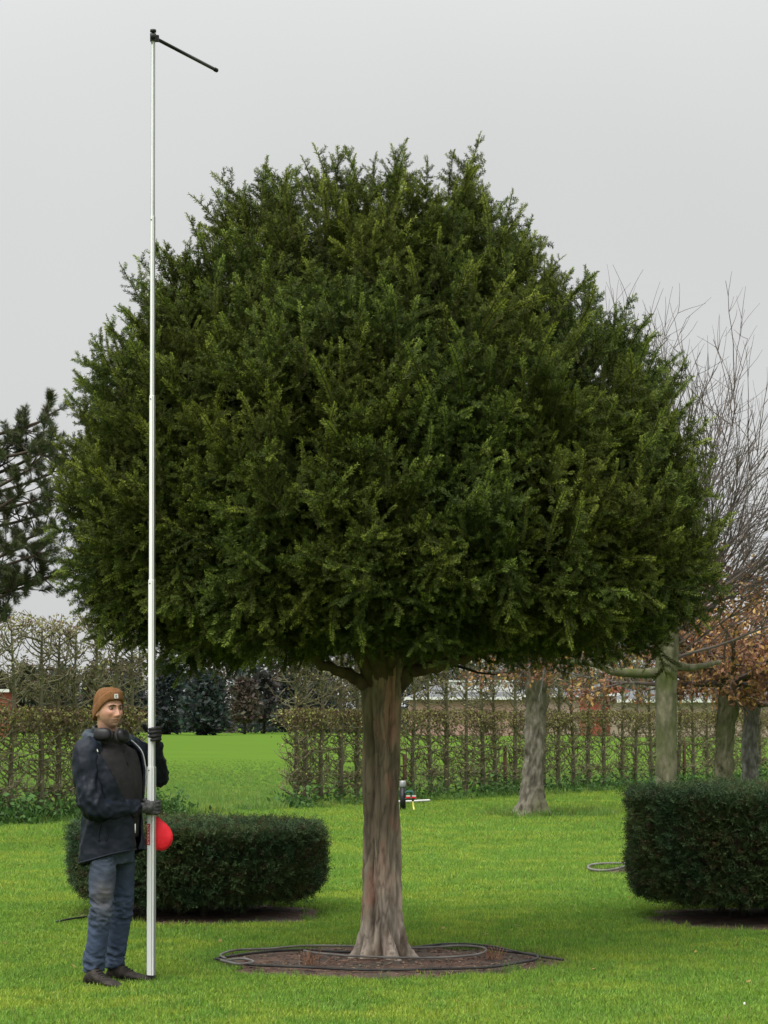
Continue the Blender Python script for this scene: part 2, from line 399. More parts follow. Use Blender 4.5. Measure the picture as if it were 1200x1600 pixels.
def in_patch(X, Y, grow=1.0):
    hit = np.zeros(len(X), bool)
    for (cx, cy, rx, ry, th, e) in patches:
        dx, dy = (X - cx) / rx, (Y - cy) / ry
        a_ = np.mod(np.arctan2(dy, dx), 2 * math.pi)
        k = (a_ / (2 * math.pi) * len(th)).astype(int) % len(th)
        hit |= np.hypot(dx, dy) < e[k] * grow
    return hit

# wood chips and dry litter on the soil
mb = MB()
n = 2600
which = rng.choice(len(patches), n, p=[0.55, .14, .14, .12, .05])
cols = np.array([[0.24, .15, .10], [0.12, .07, .05], [0.3, .22, .15], [0.07, .05, .04], [.2, .11, .08]])
for k in range(n):
    cx, cy, rx, ry, th, e = patches[which[k]]
    a_, r_ = rng.uniform(0, 2 * math.pi), math.sqrt(rng.uniform(0, 1.0))
    s = rng.uniform(.008, .028)
    box(mb, (cx + rx * r_ * math.cos(a_), cy + ry * r_ * math.sin(a_), 0.022 * (1 - r_ * r_) + 0.008), (s, s * .4, .005), cols[rng.integers(5)] * rng.uniform(.7, 1.2), rotz(rng.uniform(0, 3.1)))
tag(mb.build('bark_litter', M['chips']), 'bark chips and dry litter lying on the bare soil', 'litter', kind='stuff')

# ------------------------------------------------------------------ grass (uncountable)
def grass_tuft(nb, rad, h0, h1, w, seed, dry=0.04, tint=((.205, .350, .045), (.300, .420, .062))):
    g = np.random.default_rng(seed); mb = MB()
    for _ in range(nb):
        a_, r_ = g.uniform(0, 6.283), rad * math.sqrt(g.uniform())
        b0 = np.array([r_ * math.cos(a_), r_ * math.sin(a_), -0.004])
        h = g.uniform(h0, h1); lean = g.uniform(.1, .75); az = g.uniform(0, 6.283)
        dv = np.array([math.cos(az), math.sin(az), 0]); sv = np.array([-dv[1], dv[0], 0])
        t = g.uniform(0, 6.283); sv = np.array([math.cos(t), math.sin(t), 0])
        ww = w * g.uniform(.7, 1.3)
        p1 = b0 + np.array([0, 0, h * .55]) + dv * h * lean * .25
        p2 = b0 + np.array([0, 0, h * (1 - .25 * lean)]) + dv * h * lean * .8
        base = np.array(tint[0]) if g.uniform() > .35 else np.array(tint[1])
        if g.uniform() < dry: base = np.array([0.30, 0.26, 0.09])
        base = base * g.uniform(.6, 1.35)
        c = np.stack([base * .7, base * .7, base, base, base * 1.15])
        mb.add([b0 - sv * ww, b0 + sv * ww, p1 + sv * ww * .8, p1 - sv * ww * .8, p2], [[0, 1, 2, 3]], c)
        mb.f.append(np.array([[3, 2, 4]]) + mb.n - 5)
    return mb
lawn_var = [grass_tuft(52, .075, .016, .050, .0026, s) for s in range(5)]
tall_var = [grass_tuft(34, .10, .06, .17, .0035, 50 + s, .06, ((.17, .30, .055), (.23, .35, .07))) for s in range(4)]
def lawn_points(y0, y1, dens, margin=1.3):
    A = 0; P = []
    hw = lambda y: 620 * y / F + margin
    n = int(dens * (hw(y0) + hw(y1)) * (y1 - y0))
    y = rng.uniform(y0, y1, n * 2); x = rng.uniform(-1, 1, n * 2) * hw(y1)
    k = (np.abs(x) < hw(y)) & (y < row_y(x) + .3)
    x, y = x[k], y[k]
    k = ~in_patch(x, y, 0.97 + 0.0) & (np.hypot(x + 1.418, y - 13.22) > .09) & (np.hypot((x + 1.70) / 1.0, (y - 13.03) / .55) > .10) & (np.hypot(x + 1.56, y - 13.26) > .09)
    return x[k], y[k]
XS, YS, SC = [], [], []
for (y0, y1, dens, s0) in ((10.5, 15, 430, 1.0), (15, 20, 300, 1.08), (20, 28, 170, 1.3), (28, 58, 75, 1.8)):
    x, y = lawn_points(y0, y1, dens)
    XS.append(x); YS.append(y); SC.append(s0 * rng.uniform(.75, 1.25, len(x)))
X, Y, S = map(np.concatenate, (XS, YS, SC))
n = len(X)
rot = np.c_[rng.normal(0, .12, n), rng.normal(0, .12, n), rng.uniform(0, 6.28, n)]
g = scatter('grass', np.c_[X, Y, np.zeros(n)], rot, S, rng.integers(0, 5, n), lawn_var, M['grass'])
tag(g, 'short bright green mown grass covering the lawn', 'grass', kind='stuff')
# rough longer grass along the pleached row, at patch edges and beside the trunk
X, Y = [], []
xr = rng.uniform(-7.5, 12, 4200); X.append(xr); Y.append(row_y(xr) + rng.normal(-.05, .5, 4200))
for (cx, cy, rx, ry, th, e) in patches:
    k = rng.integers(0, len(th), 170); rr = rng.uniform(.80, 1.08, 170)
    X.append(cx + rx * e[k] * rr * np.cos(th[k])); Y.append(cy + ry * e[k] * rr * np.sin(th[k]))
X, Y = np.concatenate(X), np.concatenate(Y); n = len(X)
S = np.where(Y > 28, rng.uniform(.6, 1.6, n), rng.uniform(.25, .5, n))
xf = rng.uniform(-1, 1, 30000); yf = 34 + 52 * rng.uniform(0, 1, 30000) ** 1.5; xf = xf * (yf * .185 + 1)
k = yf > row_y(xf) + .2; xf, yf = xf[k], yf[k]
X = np.r_[X, xf]; Y = np.r_[Y, yf]; S = np.r_[S, rng.uniform(.55, 1.0, len(xf)) * np.clip(1.75 - yf / 55, .12, 1)]
n = len(X)
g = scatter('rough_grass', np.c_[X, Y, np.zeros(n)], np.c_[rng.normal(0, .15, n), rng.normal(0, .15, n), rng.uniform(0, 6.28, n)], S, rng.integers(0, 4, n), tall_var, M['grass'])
tag(g, 'longer rough grass along the pleached row and over the field', 'grass', kind='stuff')
# broad-leaved weeds at the foot of the row
def weed(seed):
    g = np.random.default_rng(seed); mb = MB()
    for _ in range(60):
        p = g.normal(0, .12, 3) * (1, 1, 0) + (0, 0, abs(g.normal(.10, .08)))
        d = nrm(g.normal(0, 1, 3) + (0, 0, .6)); L = g.uniform(.04, .09)
        needles(mb, p[None], d[None], np.array([L]), L * .28, nrm(g.normal(0, 1, 3)), np.array([[.06, .13, .03]]) * g.uniform(.6, 1.6))
    return mb
n = 420; xw = np.r_[rng.uniform(-7.2, -3.4, 220), rng.uniform(-1.7, 10, 200)]
yw = row_y(xw) - abs(rng.normal(.25, .3, n))
g = scatter('weeds', np.c_[xw, yw, np.zeros(n)], np.c_[np.zeros(n), np.zeros(n), rng.uniform(0, 6.28, n)], rng.uniform(.6, 1.5, n), rng.integers(0, 3, n), [weed(s) for s in range(3)], M['leaf'])
tag(g, 'broad leaved weeds at the foot of the pleached row', 'weeds', kind='stuff')
# fallen leaves on the grass
mb = MB()
for _ in range(420):
    y = rng.uniform(13, 40); x = rng.uniform(-1, 1) * (y * .18)
    if rng.uniform() < .6: x, y = TREE_A[0] + rng.normal(0, 2.2), TREE_A[1] - abs(rng.normal(0, 3.0))
    L = rng.uniform(.03, .06)
    needles(mb, np.array([[x, y, .035]]), nrm(np.array([[rng.normal(), rng.normal(), .25]])), np.array([L]), L * .28, np.array([0, 0, 1.]), np.array([[.34, .24, .06]]) * rng.uniform(.5, 1.4))
tag(mb.build('fallen_leaves', M['leaf']), 'scattered yellow and brown fallen leaves on the lawn', 'leaves', kind='stuff')

# ------------------------------------------------------------------ distant wood and houses
def far_crown(mb, c, rx, ry, h, n, size, base, seed, conic=.5, dark=.45):
    g = np.random.default_rng(seed)
    u = g.uniform(0, 1, n); a_ = g.uniform(0, 6.283, n)
    prof = (1 - u) ** conic * np.minimum(1, (u + .06) * 5) 
    lump = 1 + .35 * np.sin(a_ * 3 + u * 9 + seed) * np.sin(u * 14 + a_ * 2)
    r_ = prof * np.sqrt(g.uniform(.15, 1, n)) * lump
    P = np.c_[c[0] + rx * r_ * np.cos(a_), c[1] + ry * r_ * np.sin(a_), c[2] + h * u]
    d = nrm(g.normal(0, 1, (n, 3)) + np.c_[np.cos(a_), np.sin(a_), np.full(n, .3)])
    L = g.uniform(.5, 1.3, n) * size
    colr = np.asarray(base)[None] * g.uniform(.55, 1.45, (n, 1)) * (1 + .12 * g.normal(0, 1, (n, 3)))
    needles(mb, P, d, L, size * .3, nrm(g.normal(0, 1, (n, 3))), np.clip(colr, .005, 1))
def far_tree(px, Y, top, halfw, base, label, conic, cat='tree', z0=0.25, n=1500, size=.55, group=None, name='distant_tree'):
    X = (px - 600) * Y / F; h = CAMZ + (HOR - top) * Y / F
    r_ = halfw * Y / F
    t = empty(name, (X, Y, 0)); tag(t, label, cat, group)
    mb = MB(); tube(mb, spline([[0, 0, -.1], [.1, 0, h * .4], [0, 0, h * .92]], 8), np.linspace(.16, .03, 8) * (h / 6), 7)
    mb.build('trunk', M['dark_twig'], t, True)
    mb = MB(); far_crown(mb, (0, 0, h * z0), r_, r_, h * (1 - z0), n, size, base, int(px) + 500, conic)
    mb.build('crown', M['leaf'], t)
    return t
SPR, BRN, OLV = (.045, .062, .056), (.095, .078, .058), (.075, .082, .048)
far_tree(322, 205, 1052, 38, SPR, 'broad blue-green spruce at the far field edge beside the pole', .34, z0=.03, n=2600, size=.6)
far_tree(262, 215, 1040, 30, (.036, .050, .046), 'tall dark spruce at the far field edge just behind the pole', .36, z0=.03, n=2200)
far_tree(205, 212, 1062, 30, SPR, 'dark spruce at the far field edge behind the man in the brown hat', .36, z0=.03, n=2000)
far_tree(382, 218, 1060, 26, BRN, 'brownish bare-stemmed tree right of the broad spruce at the field edge', .35, z0=.22, n=1400)
far_tree(412, 226, 1052, 30, (.05, .05, .042), 'grey-brown tree at the field edge where the row resumes', .35, z0=.2, n=1500)
far_tree(452, 222, 1058, 28, (.044, .052, .046), 'dark tree at the field edge behind the near end of the row', .4, z0=.1, n=1500)
far_tree(500, 226, 1066, 30, (.046, .054, .044), 'dark rounded tree at the field edge left of the yew trunk', .45, z0=.05, n=1500)
far_tree(150, 200, 1046, 36, OLV, 'olive tree at the field edge seen through the hornbeams beside the man', .45, z0=.05, n=1800)
far_tree(96, 190, 1052, 38, (.06, .07, .05), 'pale olive tree at the field edge seen through the hornbeams', .45, z0=.05, n=1800)
far_tree(38, 196, 1040, 40, OLV, 'tall olive tree at the field edge near the picture side', .45, z0=.05, n=1800)
far_tree(-12, 196, 1048, 36, BRN, 'brown tree cut by the picture side at the field edge', .45, z0=.05, n=1500)
# a wood that reads as one mass behind the houses and trees
mb = MB()
for k in range(70):
    px = -120 + k * 21 + rng.uniform(-8, 8); Y = rng.uniform(270, 310)
    top = rng.uniform(1024, 1050) if px < 630 else rng.uniform(1036, 1062)
    if px < 140: top += 14
    far_crown(mb, ((px - 600) * Y / F, Y, .2), 2.9, 2.9, CAMZ + (HOR - top) * Y / F, 700, .7, np.array(BRN) * rng.uniform(.6, 1.0) if rng.uniform() < .55 else np.array(SPR) * rng.uniform(.8, 1.2), 900 + k, .30)
for k in range(110):
    px = -150 + k * 14 + rng.uniform(-6, 6); Y = rng.uniform(228, 262)
    far_crown(mb, ((px - 600) * Y / F, Y, -.4), 1.6, 1.6, rng.uniform(2.2, 3.6), 240, .5, np.array(SPR if rng.uniform() < .6 else BRN) * rng.uniform(.6, 1.0), 1500 + k, .3)
tag(mb.build('treeline', M['leaf']), 'far-off dark wood along the horizon behind the houses', 'wood', kind='stuff')

def house(name, label, x0, x1, Y, eave, ridge, wallm, depth=9, gable=False):
    t = empty(name, ((x0 + x1) / 2 * Y / F - 600 * Y / F, Y, 0)); tag(t, label, 'house', 'houses beyond the pleached row')
    w = (x1 - x0) * Y / F; ze = CAMZ + (HOR - eave) * Y / F; zr = CAMZ + (HOR - ridge) * Y / F
    mb = MB(); box(mb, (0, depth / 2, ze / 2 - .06), (w, depth, ze - .12)); mb.build('wall', M[wallm], t)
    mb = MB(); o_ = .5
    if gable:
        mb.add([[-w / 2 - o_, -o_, ze], [0, -o_, zr], [w / 2 + o_, -o_, ze], [-w / 2 - o_, depth + o_, ze], [0, depth + o_, zr], [w / 2 + o_, depth + o_, ze]], [[0, 1, 4, 3], [1, 2, 5, 4], [0, 3, 5, 2]])
        mb.f.append(np.array([[0, 2, 1], [3, 4, 5]]))
        g_ = MB(); g_.add([[-w / 2, -.0, ze], [w / 2, 0, ze], [0, 0, zr - .1], [-w / 2, -.52, ze], [w / 2, -.52, ze], [0, -.52, zr - .1]], [[3, 4, 5], [0, 2, 1]]); g_.build('gable', M[wallm], t)
    else:
        i_ = min(w * .3, 3.0)
        mb.add([[-w / 2 - o_, -o_, ze], [w / 2 + o_, -o_, ze], [w / 2 + o_, depth + o_, ze], [-w / 2 - o_, depth + o_, ze], [-w / 2 + i_, depth / 2, zr], [w / 2 - i_, depth / 2, zr]], [[0, 1, 5, 4], [2, 3, 4, 5], [0, 3, 2, 1]])
        mb.f.append(np.array([[1, 2, 5], [3, 0, 4]]))
    mb.build('roof', M['slate'], t)
    mb = MB(); box(mb, (0, -o_ - .06, ze - .07), (w + 2 * o_, .1, .26)); mb.build('fascia', M['fascia'], t)
    return t
h1 = house('brick_house', 'pale pink brick bungalow with grey roof right of the yew trunk', 640, 806, 200, 1090, 1066, 'brick_pink')
mb = MB(); box(mb, (1.8, 3.2, CAMZ + (HOR - 1073) * 200 / F), (6.2, 3.6, 1.0)); box(mb, (1.8, 3.2, CAMZ + (HOR - 1073) * 200 / F + .55), (6.8, 4.0, .16)); mb.build('roof_light', M['fascia'], h1)
house('brick_house', 'long tan brick bungalow between the pale and mossy trunks', 790, 950, 212, 1086, 1074, 'brick_tan')
house('brick_house', 'red brick gable end beside the mossy trunk', 918, 990, 196, 1084, 1064, 'brick_red', 8, True)
house('brick_house', 'long bungalow with wide grey roof behind the mossy trunk', 972, 1260, 185, 1094, 1068, 'brick_tan', 10)
house('brick_house', 'orange brick building corner just showing at the picture side', -170, 7, 185, 1078, 1074, 'brick_red', 6)

# ------------------------------------------------------------------ generic branching
def grow(mb, p, d, L, r0, r1, seed_g, n=7, wob=.12, up=0.0, sides=5, col=(1, 1, 1)):
    """wobbly tapering branch; returns its points, directions"""
    pts = [np.array(p, float)]; dd = nrm(d)
    for _ in range(n - 1):
        dd = nrm(dd + seed_g.normal(0, wob, 3) + np.array([0, 0, up]))
        pts.append(pts[-1] + dd * L / (n - 1))
    pts = np.array(pts); tube(mb, pts, np.linspace(r0, r1, n), sides, col, cap=False)
    return pts

# ------------------------------------------------------------------ the pleached hornbeam row
def leaf_cards(mb, P, g, size, cols):
    n = len(P)
    d = nrm(g.normal(0, 1, (n, 3)) + np.array([0, 0, -.35]))
    c = np.asarray(cols)[g.integers(0, len(cols), n)] * g.uniform(.65, 1.35, (n, 1))
    needles(mb, P, d, g.uniform(.7, 1.3, n) * size, size * .28, nrm(g.normal(0, 1, (n, 3))), c)
OLIVE = [(.21, .23, .06), (.26, .28, .08), (.18, .17, .055), (.36, .36, .12), (.19, .15, .065)]
BROWN = [(.15, .085, .055), (.19, .12, .07), (.11, .07, .05), (.22, .17, .07), (.14, .12, .05)]
def hornbeam_meshes(seed):
    g = np.random.default_rng(seed)
    tr, br, lf = MB(), MB(), MB()
    H = 3.12
    tp = spline([[0, 0, -.05], [g.normal(0, .02), g.normal(0, .01), .8], [g.normal(0, .03), g.normal(0, .02), 1.9], [g.normal(0, .04), 0, H]], 14)
    rad = np.array([.062, .052, .048, .046, .044, .042, .04, .038, .035, .03, .026, .02, .014, .008]) * g.uniform(.8, 1.15)
    tube(tr, tp, rad, 8)
    LP = []
    zs = np.r_[np.arange(.32, 1.72, .055), np.arange(2.0, 3.02, .055)]
    for z in zs:
        i = z / H * 13; k = int(i); p = tp[k] + (tp[min(k + 1, 13)] - tp[k]) * (i - k)
        for s in (-1, 1):
            if g.uniform() < .15: continue
            az = g.normal(0, .38)
            d = np.array([s * math.cos(az), math.sin(az) * .8, g.uniform(-.05, .55)])
            L = g.uniform(.30, .52)
            top = 1.74 if z < 1.8 else H
            q = grow(br, p, d, L, g.uniform(.011, .017), .006, g, 6, .18, .10, 4)
            q[:, 2] = np.minimum(q[:, 2], top)
            for _ in range(g.integers(4, 7)):
                m_ = q[g.integers(1, 6)]
                d2 = nrm(np.array([g.normal(0, .8), g.normal(0, .55), g.uniform(-.1, 1)]))
                q2 = grow(br, m_, d2, g.uniform(.10, .28), .0075, .0038, g, 4, .22, .06, 3)
                q2[:, 2] = np.minimum(q2[:, 2], top + .03)
                lo, hi = (1.36, 1.8) if z < 1.8 else (2.05, 3.2)
                pr = .9 if lo < q2[-1, 2] < hi else .22
                if z > 1.8: pr = .35 if q2[-1, 2] < 2.9 else .8
                if g.uniform() < pr: LP.append(q2[2:].repeat(2, 0) + g.normal(0, .03, (4, 3)))
                if pr > .9: LP.append(q2[1:] + g.normal(0, .04, (3, 3)))
    # dense clipped shelf of leaves at the top of the lower tier
    n = 480; P = np.c_[g.uniform(-.36, .36, n), g.normal(0, .13, n), 1.78 - abs(g.normal(0, .17, n))]
    LP.append(P)
    n = 40; P = np.c_[g.uniform(-.36, .36, n), g.normal(0, .13, n), 3.12 - abs(g.normal(0, .06, n))]
    LP.append(P)
    leaf_cards(lf, np.concatenate(LP), g, .055, OLIVE + BROWN[:3])
    return tr.mesh('trunk', M['twig'], True), br.mesh('branches', M['light_twig']), lf.mesh('crown', M['leaf'])
HB = [hornbeam_meshes(300 + s) for s in range(6)]
ORD = ['first', 'second', 'third'] + ['%dth' % k for k in range(4, 60)]
def ordinal(k):
    return ORD[k] if k < 3 else ('%dth' % (k + 1) if (k + 1) % 100 in (11, 12, 13) or (k + 1) % 10 not in (1, 2, 3) else '%d%s' % (k + 1, {1: 'st', 2: 'nd', 3: 'rd'}[(k + 1) % 10]))
right_px = [463, 477, 502, 532, 558, 585, 611, 645, 673, 698, 728, 754, 773, 802, 826, 850, 873, 896, 919, 944, 972, 993, 1017, 1038, 1059, 1083, 1105, 1121, 1142, 1163, 1188, 1207]
left_px = [206, 180, 150, 123, 89, 63, 18, -18]
ra = math.atan2(ROW_K, 1)
def hornbeam(px, k, side):
    u = (px - 600) / F; X = u * ROW_Y0 / (1 - ROW_K * u); Yv = row_y(X)
    t = empty('pleached_hornbeam', (X, Yv + rng.normal(0, .03), 0))
    t.rotation_euler = (rng.normal(0, .008), rng.normal(0, .012), ra + (math.pi if rng.uniform() < .5 else 0) + rng.normal(0, .1))
    t.scale = (1, 1, rng.uniform(.975, 1.02))
    v = HB[rng.integers(0, 6)]
    for nm, me in zip(('trunk', 'branches', 'crown'), v): link(nm, me, t)
    tag(t, '%s slim clipped hornbeam %s the field gap in the pleached row' % (ordinal(k), side), 'tree', 'pleached hornbeam row')
for k, px in enumerate(right_px): hornbeam(px, k, 'right of')
for k, px in enumerate(left_px): hornbeam(px, k, 'left of')
for px, top, lab in ((632, 1178, 'reddish wooden stake in the row above the standpipe'), (789, 1166, 'reddish wooden stake in the row left of the pale trunk'), (1069, 1156, 'reddish wooden stake in the row right of the mossy trunk')):
    u = (px - 600) / F; X = u * ROW_Y0 / (1 - ROW_K * u); Yv = row_y(X) - .12
    mb = MB(); h = CAMZ + (HOR - top) * Yv / F
    tube(mb, [[0, 0, -.1], [.005, 0, h * .5], [0, 0, h - .02], [0, 0, h]], [.04, .04, .038, .03], 10)
    o = mb.build('wooden_stake', M['stake'], None, True); o.location = (X * Yv / (Yv + .12), Yv, 0)
    tag(o, lab, 'stake', 'stakes in the pleached row')

# ------------------------------------------------------------------ trees behind, right
def gnarly_trunk(pts, radii, seed, n=72, m=120, knob=.12, flare=0):
    g = MB(); p = spline(np.c_[pts, radii], m); th = np.arange(n) * 2 * math.pi / n
    rings = []
    for k in range(m):
        c, r_ = p[k, :3], p[k, 3]
        P = np.c_[np.cos(th), np.sin(th), np.full(n, c[2] * 2.4)]
        rr = r_ * (1 + knob * (fbm(P, 1.3, 2, seed) + .8 * fbm(P * [1, 1, .7], 3.6, 3, seed + 5)))
        if flare: rr += flare * math.exp(-max(c[2], 0) / .16) * np.maximum(0, np.cos(th * 5 + seed + .6 * np.sin(th * 2))) ** 1.5
        rings.append(np.c_[c[0] + rr * np.cos(th), c[1] + rr * np.sin(th), np.full(n, c[2])])
    loft(g, rings)
    return g
def canopy(t, P0, seed, limbs, reach, zspan, barkm, leafn, leaf_cols, leaf_size, n2=9, drop=0.0, az_rng=(0, 6.283), zmin=1.9):
    """limbs from the trunk head P0, secondary shoots and twigs (branches) and leaves (crown)"""
    g = np.random.default_rng(seed); br, lf = MB(), MB(); ends = []
    for k in range(limbs):
        az = az_rng[0] + (k + g.uniform(.1, .9)) / limbs * (az_rng[1] - az_rng[0])
        el = g.uniform(*zspan); L = reach * g.uniform(.75, 1.1)
        d = np.array([math.cos(az) * math.cos(el), math.sin(az) * math.cos(el), math.sin(el)])
        q = grow(br, P0 + g.normal(0, .05, 3) + np.array([0, 0, g.uniform(-.25, .1)]), d, L, g.uniform(.05, .085), .014, g, 10, .10, .03, 7)
        for _ in range(n2):
            m_ = q[g.integers(2, 10)]
            d2 = nrm(nrm(m_ - P0) * .6 + g.normal(0, .55, 3) + np.array([0, 0, .12 - drop]))
            q2 = grow(br, m_, d2, L * g.uniform(.25, .5), .022, .006, g, 7, .13, .02 - drop * .1, 5)
            for _ in range(5):
                m2 = q2[g.integers(1, 7)]
                q3 = grow(br, m2, nrm(d2 * .6 + g.normal(0, .6, 3)), L * g.uniform(.08, .2), .008, .003, g, 5, .18, 0, 3)
                ends.append(q3)
    E = np.concatenate(ends)
    E = E[E[:, 2] > zmin]
    k = g.integers(0, len(E), leafn); P = E[k] + g.normal(0, .07, (leafn, 3))
    leaf_cards(lf, P, g, leaf_size, leaf_cols)
    br.build('branches', M[barkm], t); lf.build('crown', M['leaf'], t)
COPPER = [(.26, .12, .06), (.34, .17, .08), (.20, .09, .055), (.42, .25, .10), (.52, .33, .10), (.15, .08, .055), (.30, .19, .12)]
# pale gnarled tree behind the yew
Ya = TREE_A[1]; s = Ya / F
tA = empty('copper_tree', (TREE_A[0], Ya, 0)); tag(tA, 'pale gnarled trunk with spreading root flare on the lawn behind the yew', 'tree')
gnarly_trunk([[-.02, 0, -.05], [-.02, 0, .12], [.0, 0, .55], [.03, 0, 1.2], [.05, 0, 1.8], [.02, 0, 2.35], [0, 0, 2.7]], [.29, .22, .17, .165, .155, .16, .18], 3.3, knob=.30, flare=.26).build('trunk', M['pale_bark'], tA, True)
canopy(tA, np.array([0, 0, 2.5]), 71, 9, 1.7, (-.05, .8), 'grey_bark', 2600, COPPER, .085, n2=7, drop=.12, zmin=2.2)
# mossy tree with the tall bare crown
Yb = 30.0
tB = empty('copper_tree', ((1041 - 600) * Yb / F, Yb, 0)); tag(tB, 'straight mossy green trunk with a tall bare fan of twigs behind the drum', 'tree')
gnarly_trunk([[0, 0, -.05], [0, 0, .3], [0, 0, 1.2], [0, 0, 2.0], [.02, 0, 2.55], [.04, 0, 3.2]], [.19, .155, .14, .145, .15, .09], 6.1, knob=.10, flare=.08).build('trunk', M['mossy'], tB, True)
g = np.random.default_rng(5); mb = MB()
# the long level limb running left and a stub to the right
pl = [at(1036, 1050, Yb), at(1000, 1052, Yb - .1), at(958, 1049, Yb - .2), at(938, 1039, Yb - .2), at(905, 1034, Yb - .3), at(868, 1034, Yb - .3)]
tube(mb, spline(np.array(pl) - [tB.location.x, Yb, 0], 24), np.linspace(.075, .035, 24), 10)
pl = [at(1046, 1040, Yb), at(1062, 1041, Yb + .1), at(1078, 1043, Yb + .25), at(1100, 1040, Yb + .5), at(1125, 1034, Yb + .9)]
tube(mb, spline(np.array(pl) - [tB.location.x, Yb, 0], 20), np.linspace(.075, .03, 20), 9)
mb.build('level_limb', M['mossy'], tB, True)
br = MB(); lf = MB(); P0 = np.array([0.02, 0, 2.65]); E3 = []
for k in range(40):
    az = g.uniform(0, 6.283); el = g.uniform(.55, 1.38)
    if k % 3 == 0: az = g.uniform(-.5, .5); el = g.uniform(.3, 1.1)
    L = g.uniform(2.7, 3.7) * (.80 + .2 * math.sin(el))
    d = np.array([math.cos(az) * math.cos(el), math.sin(az) * math.cos(el) * .8, math.sin(el)])
    q = grow(br, P0 + g.normal(0, .06, 3) * (1, 1, 0) + np.array([0, 0, g.uniform(-.3, .5)]), d, L, g.uniform(.012, .028), .0035, g, 12, .10, .03, 6)
    for _ in range(16):
        i = g.integers(2, 12); m_ = q[i]
        dirq = nrm(q[min(i + 1, 11)] - q[i - 1])
        d2 = nrm(dirq + g.normal(0, .36, 3) + np.array([0, 0, .1]))
        q2 = grow(br, m_, d2, g.uniform(.6, 1.7), .008, .003, g, 8, .06, .02, 4)
        for _ in range(5):
            j = g.integers(1, 8)
            q3 = grow(br, q2[j], nrm(d2 + g.normal(0, .45, 3)), g.uniform(.2, .6), .0045, .002, g, 5, .08, .02, 3)
            if q3[-1, 2] < 3.6: E3.append(q3)
br.build('branches', M['bare'], tB)
E3 = np.concatenate(E3); E3 = E3[g.integers(0, len(E3), 700)] + g.normal(0, .08, (700, 3))
leaf_cards(lf, E3, g, .08, COPPER); lf.build('crown', M['leaf'], tB)
# leaning mossy trunk and the grey forked trunk
Yc = 37.0
tC = empty('copper_tree', ((1131 - 600) * Yc / F, Yc, 0)); tag(tC, 'lumpy moss covered trunk under coppery leaves, second from the picture side', 'tree')
gnarly_trunk([[0, 0, -.05], [0, 0, .4], [.0, 0, 1.0], [.05, 0, 1.6], [.10, 0, 2.1], [.12, 0, 2.4]], [.2, .17, .15, .15, .155, .16], 9.4, knob=.32).build('trunk', M['mossy'], tC, True)
canopy(tC, np.array([.1, 0, 2.2]), 75, 14, 2.0, (.1, .95), 'bare', 12000, COPPER, .09, n2=10, drop=.12)
Yd = 41.0
tD = empty('copper_tree', ((1173 - 600) * Yd / F, Yd, 0)); tag(tD, 'grey forking trunk under coppery leaves nearest the picture side', 'tree')
gnarly_trunk([[.0, 0, -.05], [0, 0, .5], [-.02, 0, 1.1], [.02, 0, 1.75], [.05, 0, 2.15]], [.19, .155, .14, .145, .17], 12.1, knob=.22).build('trunk', M['grey_bark'], tD, True)
canopy(tD, np.array([.05, 0, 2.05]), 77, 14, 2.5, (.0, .95), 'bare', 13000, COPPER, .09, n2=10, drop=.1)

# ------------------------------------------------------------------ pine at the picture side
Yp = 26.0
pine = empty('pine_tree', (-5.35, Yp, 0)); tag(pine, 'dark needled pine reaching in from the picture side above the hornbeams', 'tree')
mb = MB(); tube(mb, spline([[0, 0, -.05], [.05, 0, 2], [-.05, 0, 4], [0, 0, 5.4]], 16), np.linspace(.17, .04, 16), 12); mb.build('trunk', M['pine_bark'], pine, True)
def pine_tuft(seed):
    g = np.random.default_rng(seed); mb = MB(); L = .15
    n = 240; t = np.sort(g.uniform(.1, 1, n)); a_ = g.uniform(0, 6.283, n)
    rad = np.c_[np.cos(a_), np.sin(a_), np.zeros(n)]
    d = nrm(rad * g.uniform(.5, 1.1, (n, 1)) + np.array([0, 0, .65]) + g.normal(0, .12, (n, 3)))
    c = np.array([[.06, .09, .032]]) * g.uniform(.55, 1.5, (n, 1)); c[:, 0] *= 1 + .3 * t
    needles(mb, np.c_[np.zeros(n), np.zeros(n), t * L], d, g.uniform(.06, .10, n), .0024, nrm(g.normal(0, 1, (n, 3))), c)
    tube(mb, [[0, 0, 0], [0, 0, L]], [.006, .004], 4, (.07, .05, .03))
    return mb
g = np.random.default_rng(31); br = MB(); TP, TD = [], []
targets = [((40, 668), 0), ((72, 650), 0), ((20, 690), 0), ((60, 705), 0), ((78, 690), -.3), ((8, 720), .2), ((45, 730), -.5), ((80, 735), .3), ((72, 770), 0), ((30, 770), -.4), ((60, 800), .4), ((12, 810), 0), ((70, 825), 0), ((35, 850), .3), ((55, 862), -.2), ((10, 860), -.5), ((8, 905), 0), ((35, 905), 0), ((62, 905), .1), ((66, 895), .1), ((20, 920), -.2), ((5, 960), 0), ((-20, 700), 0), ((-25, 780), .3), ((-30, 850), 0), ((-30, 940), 0)]
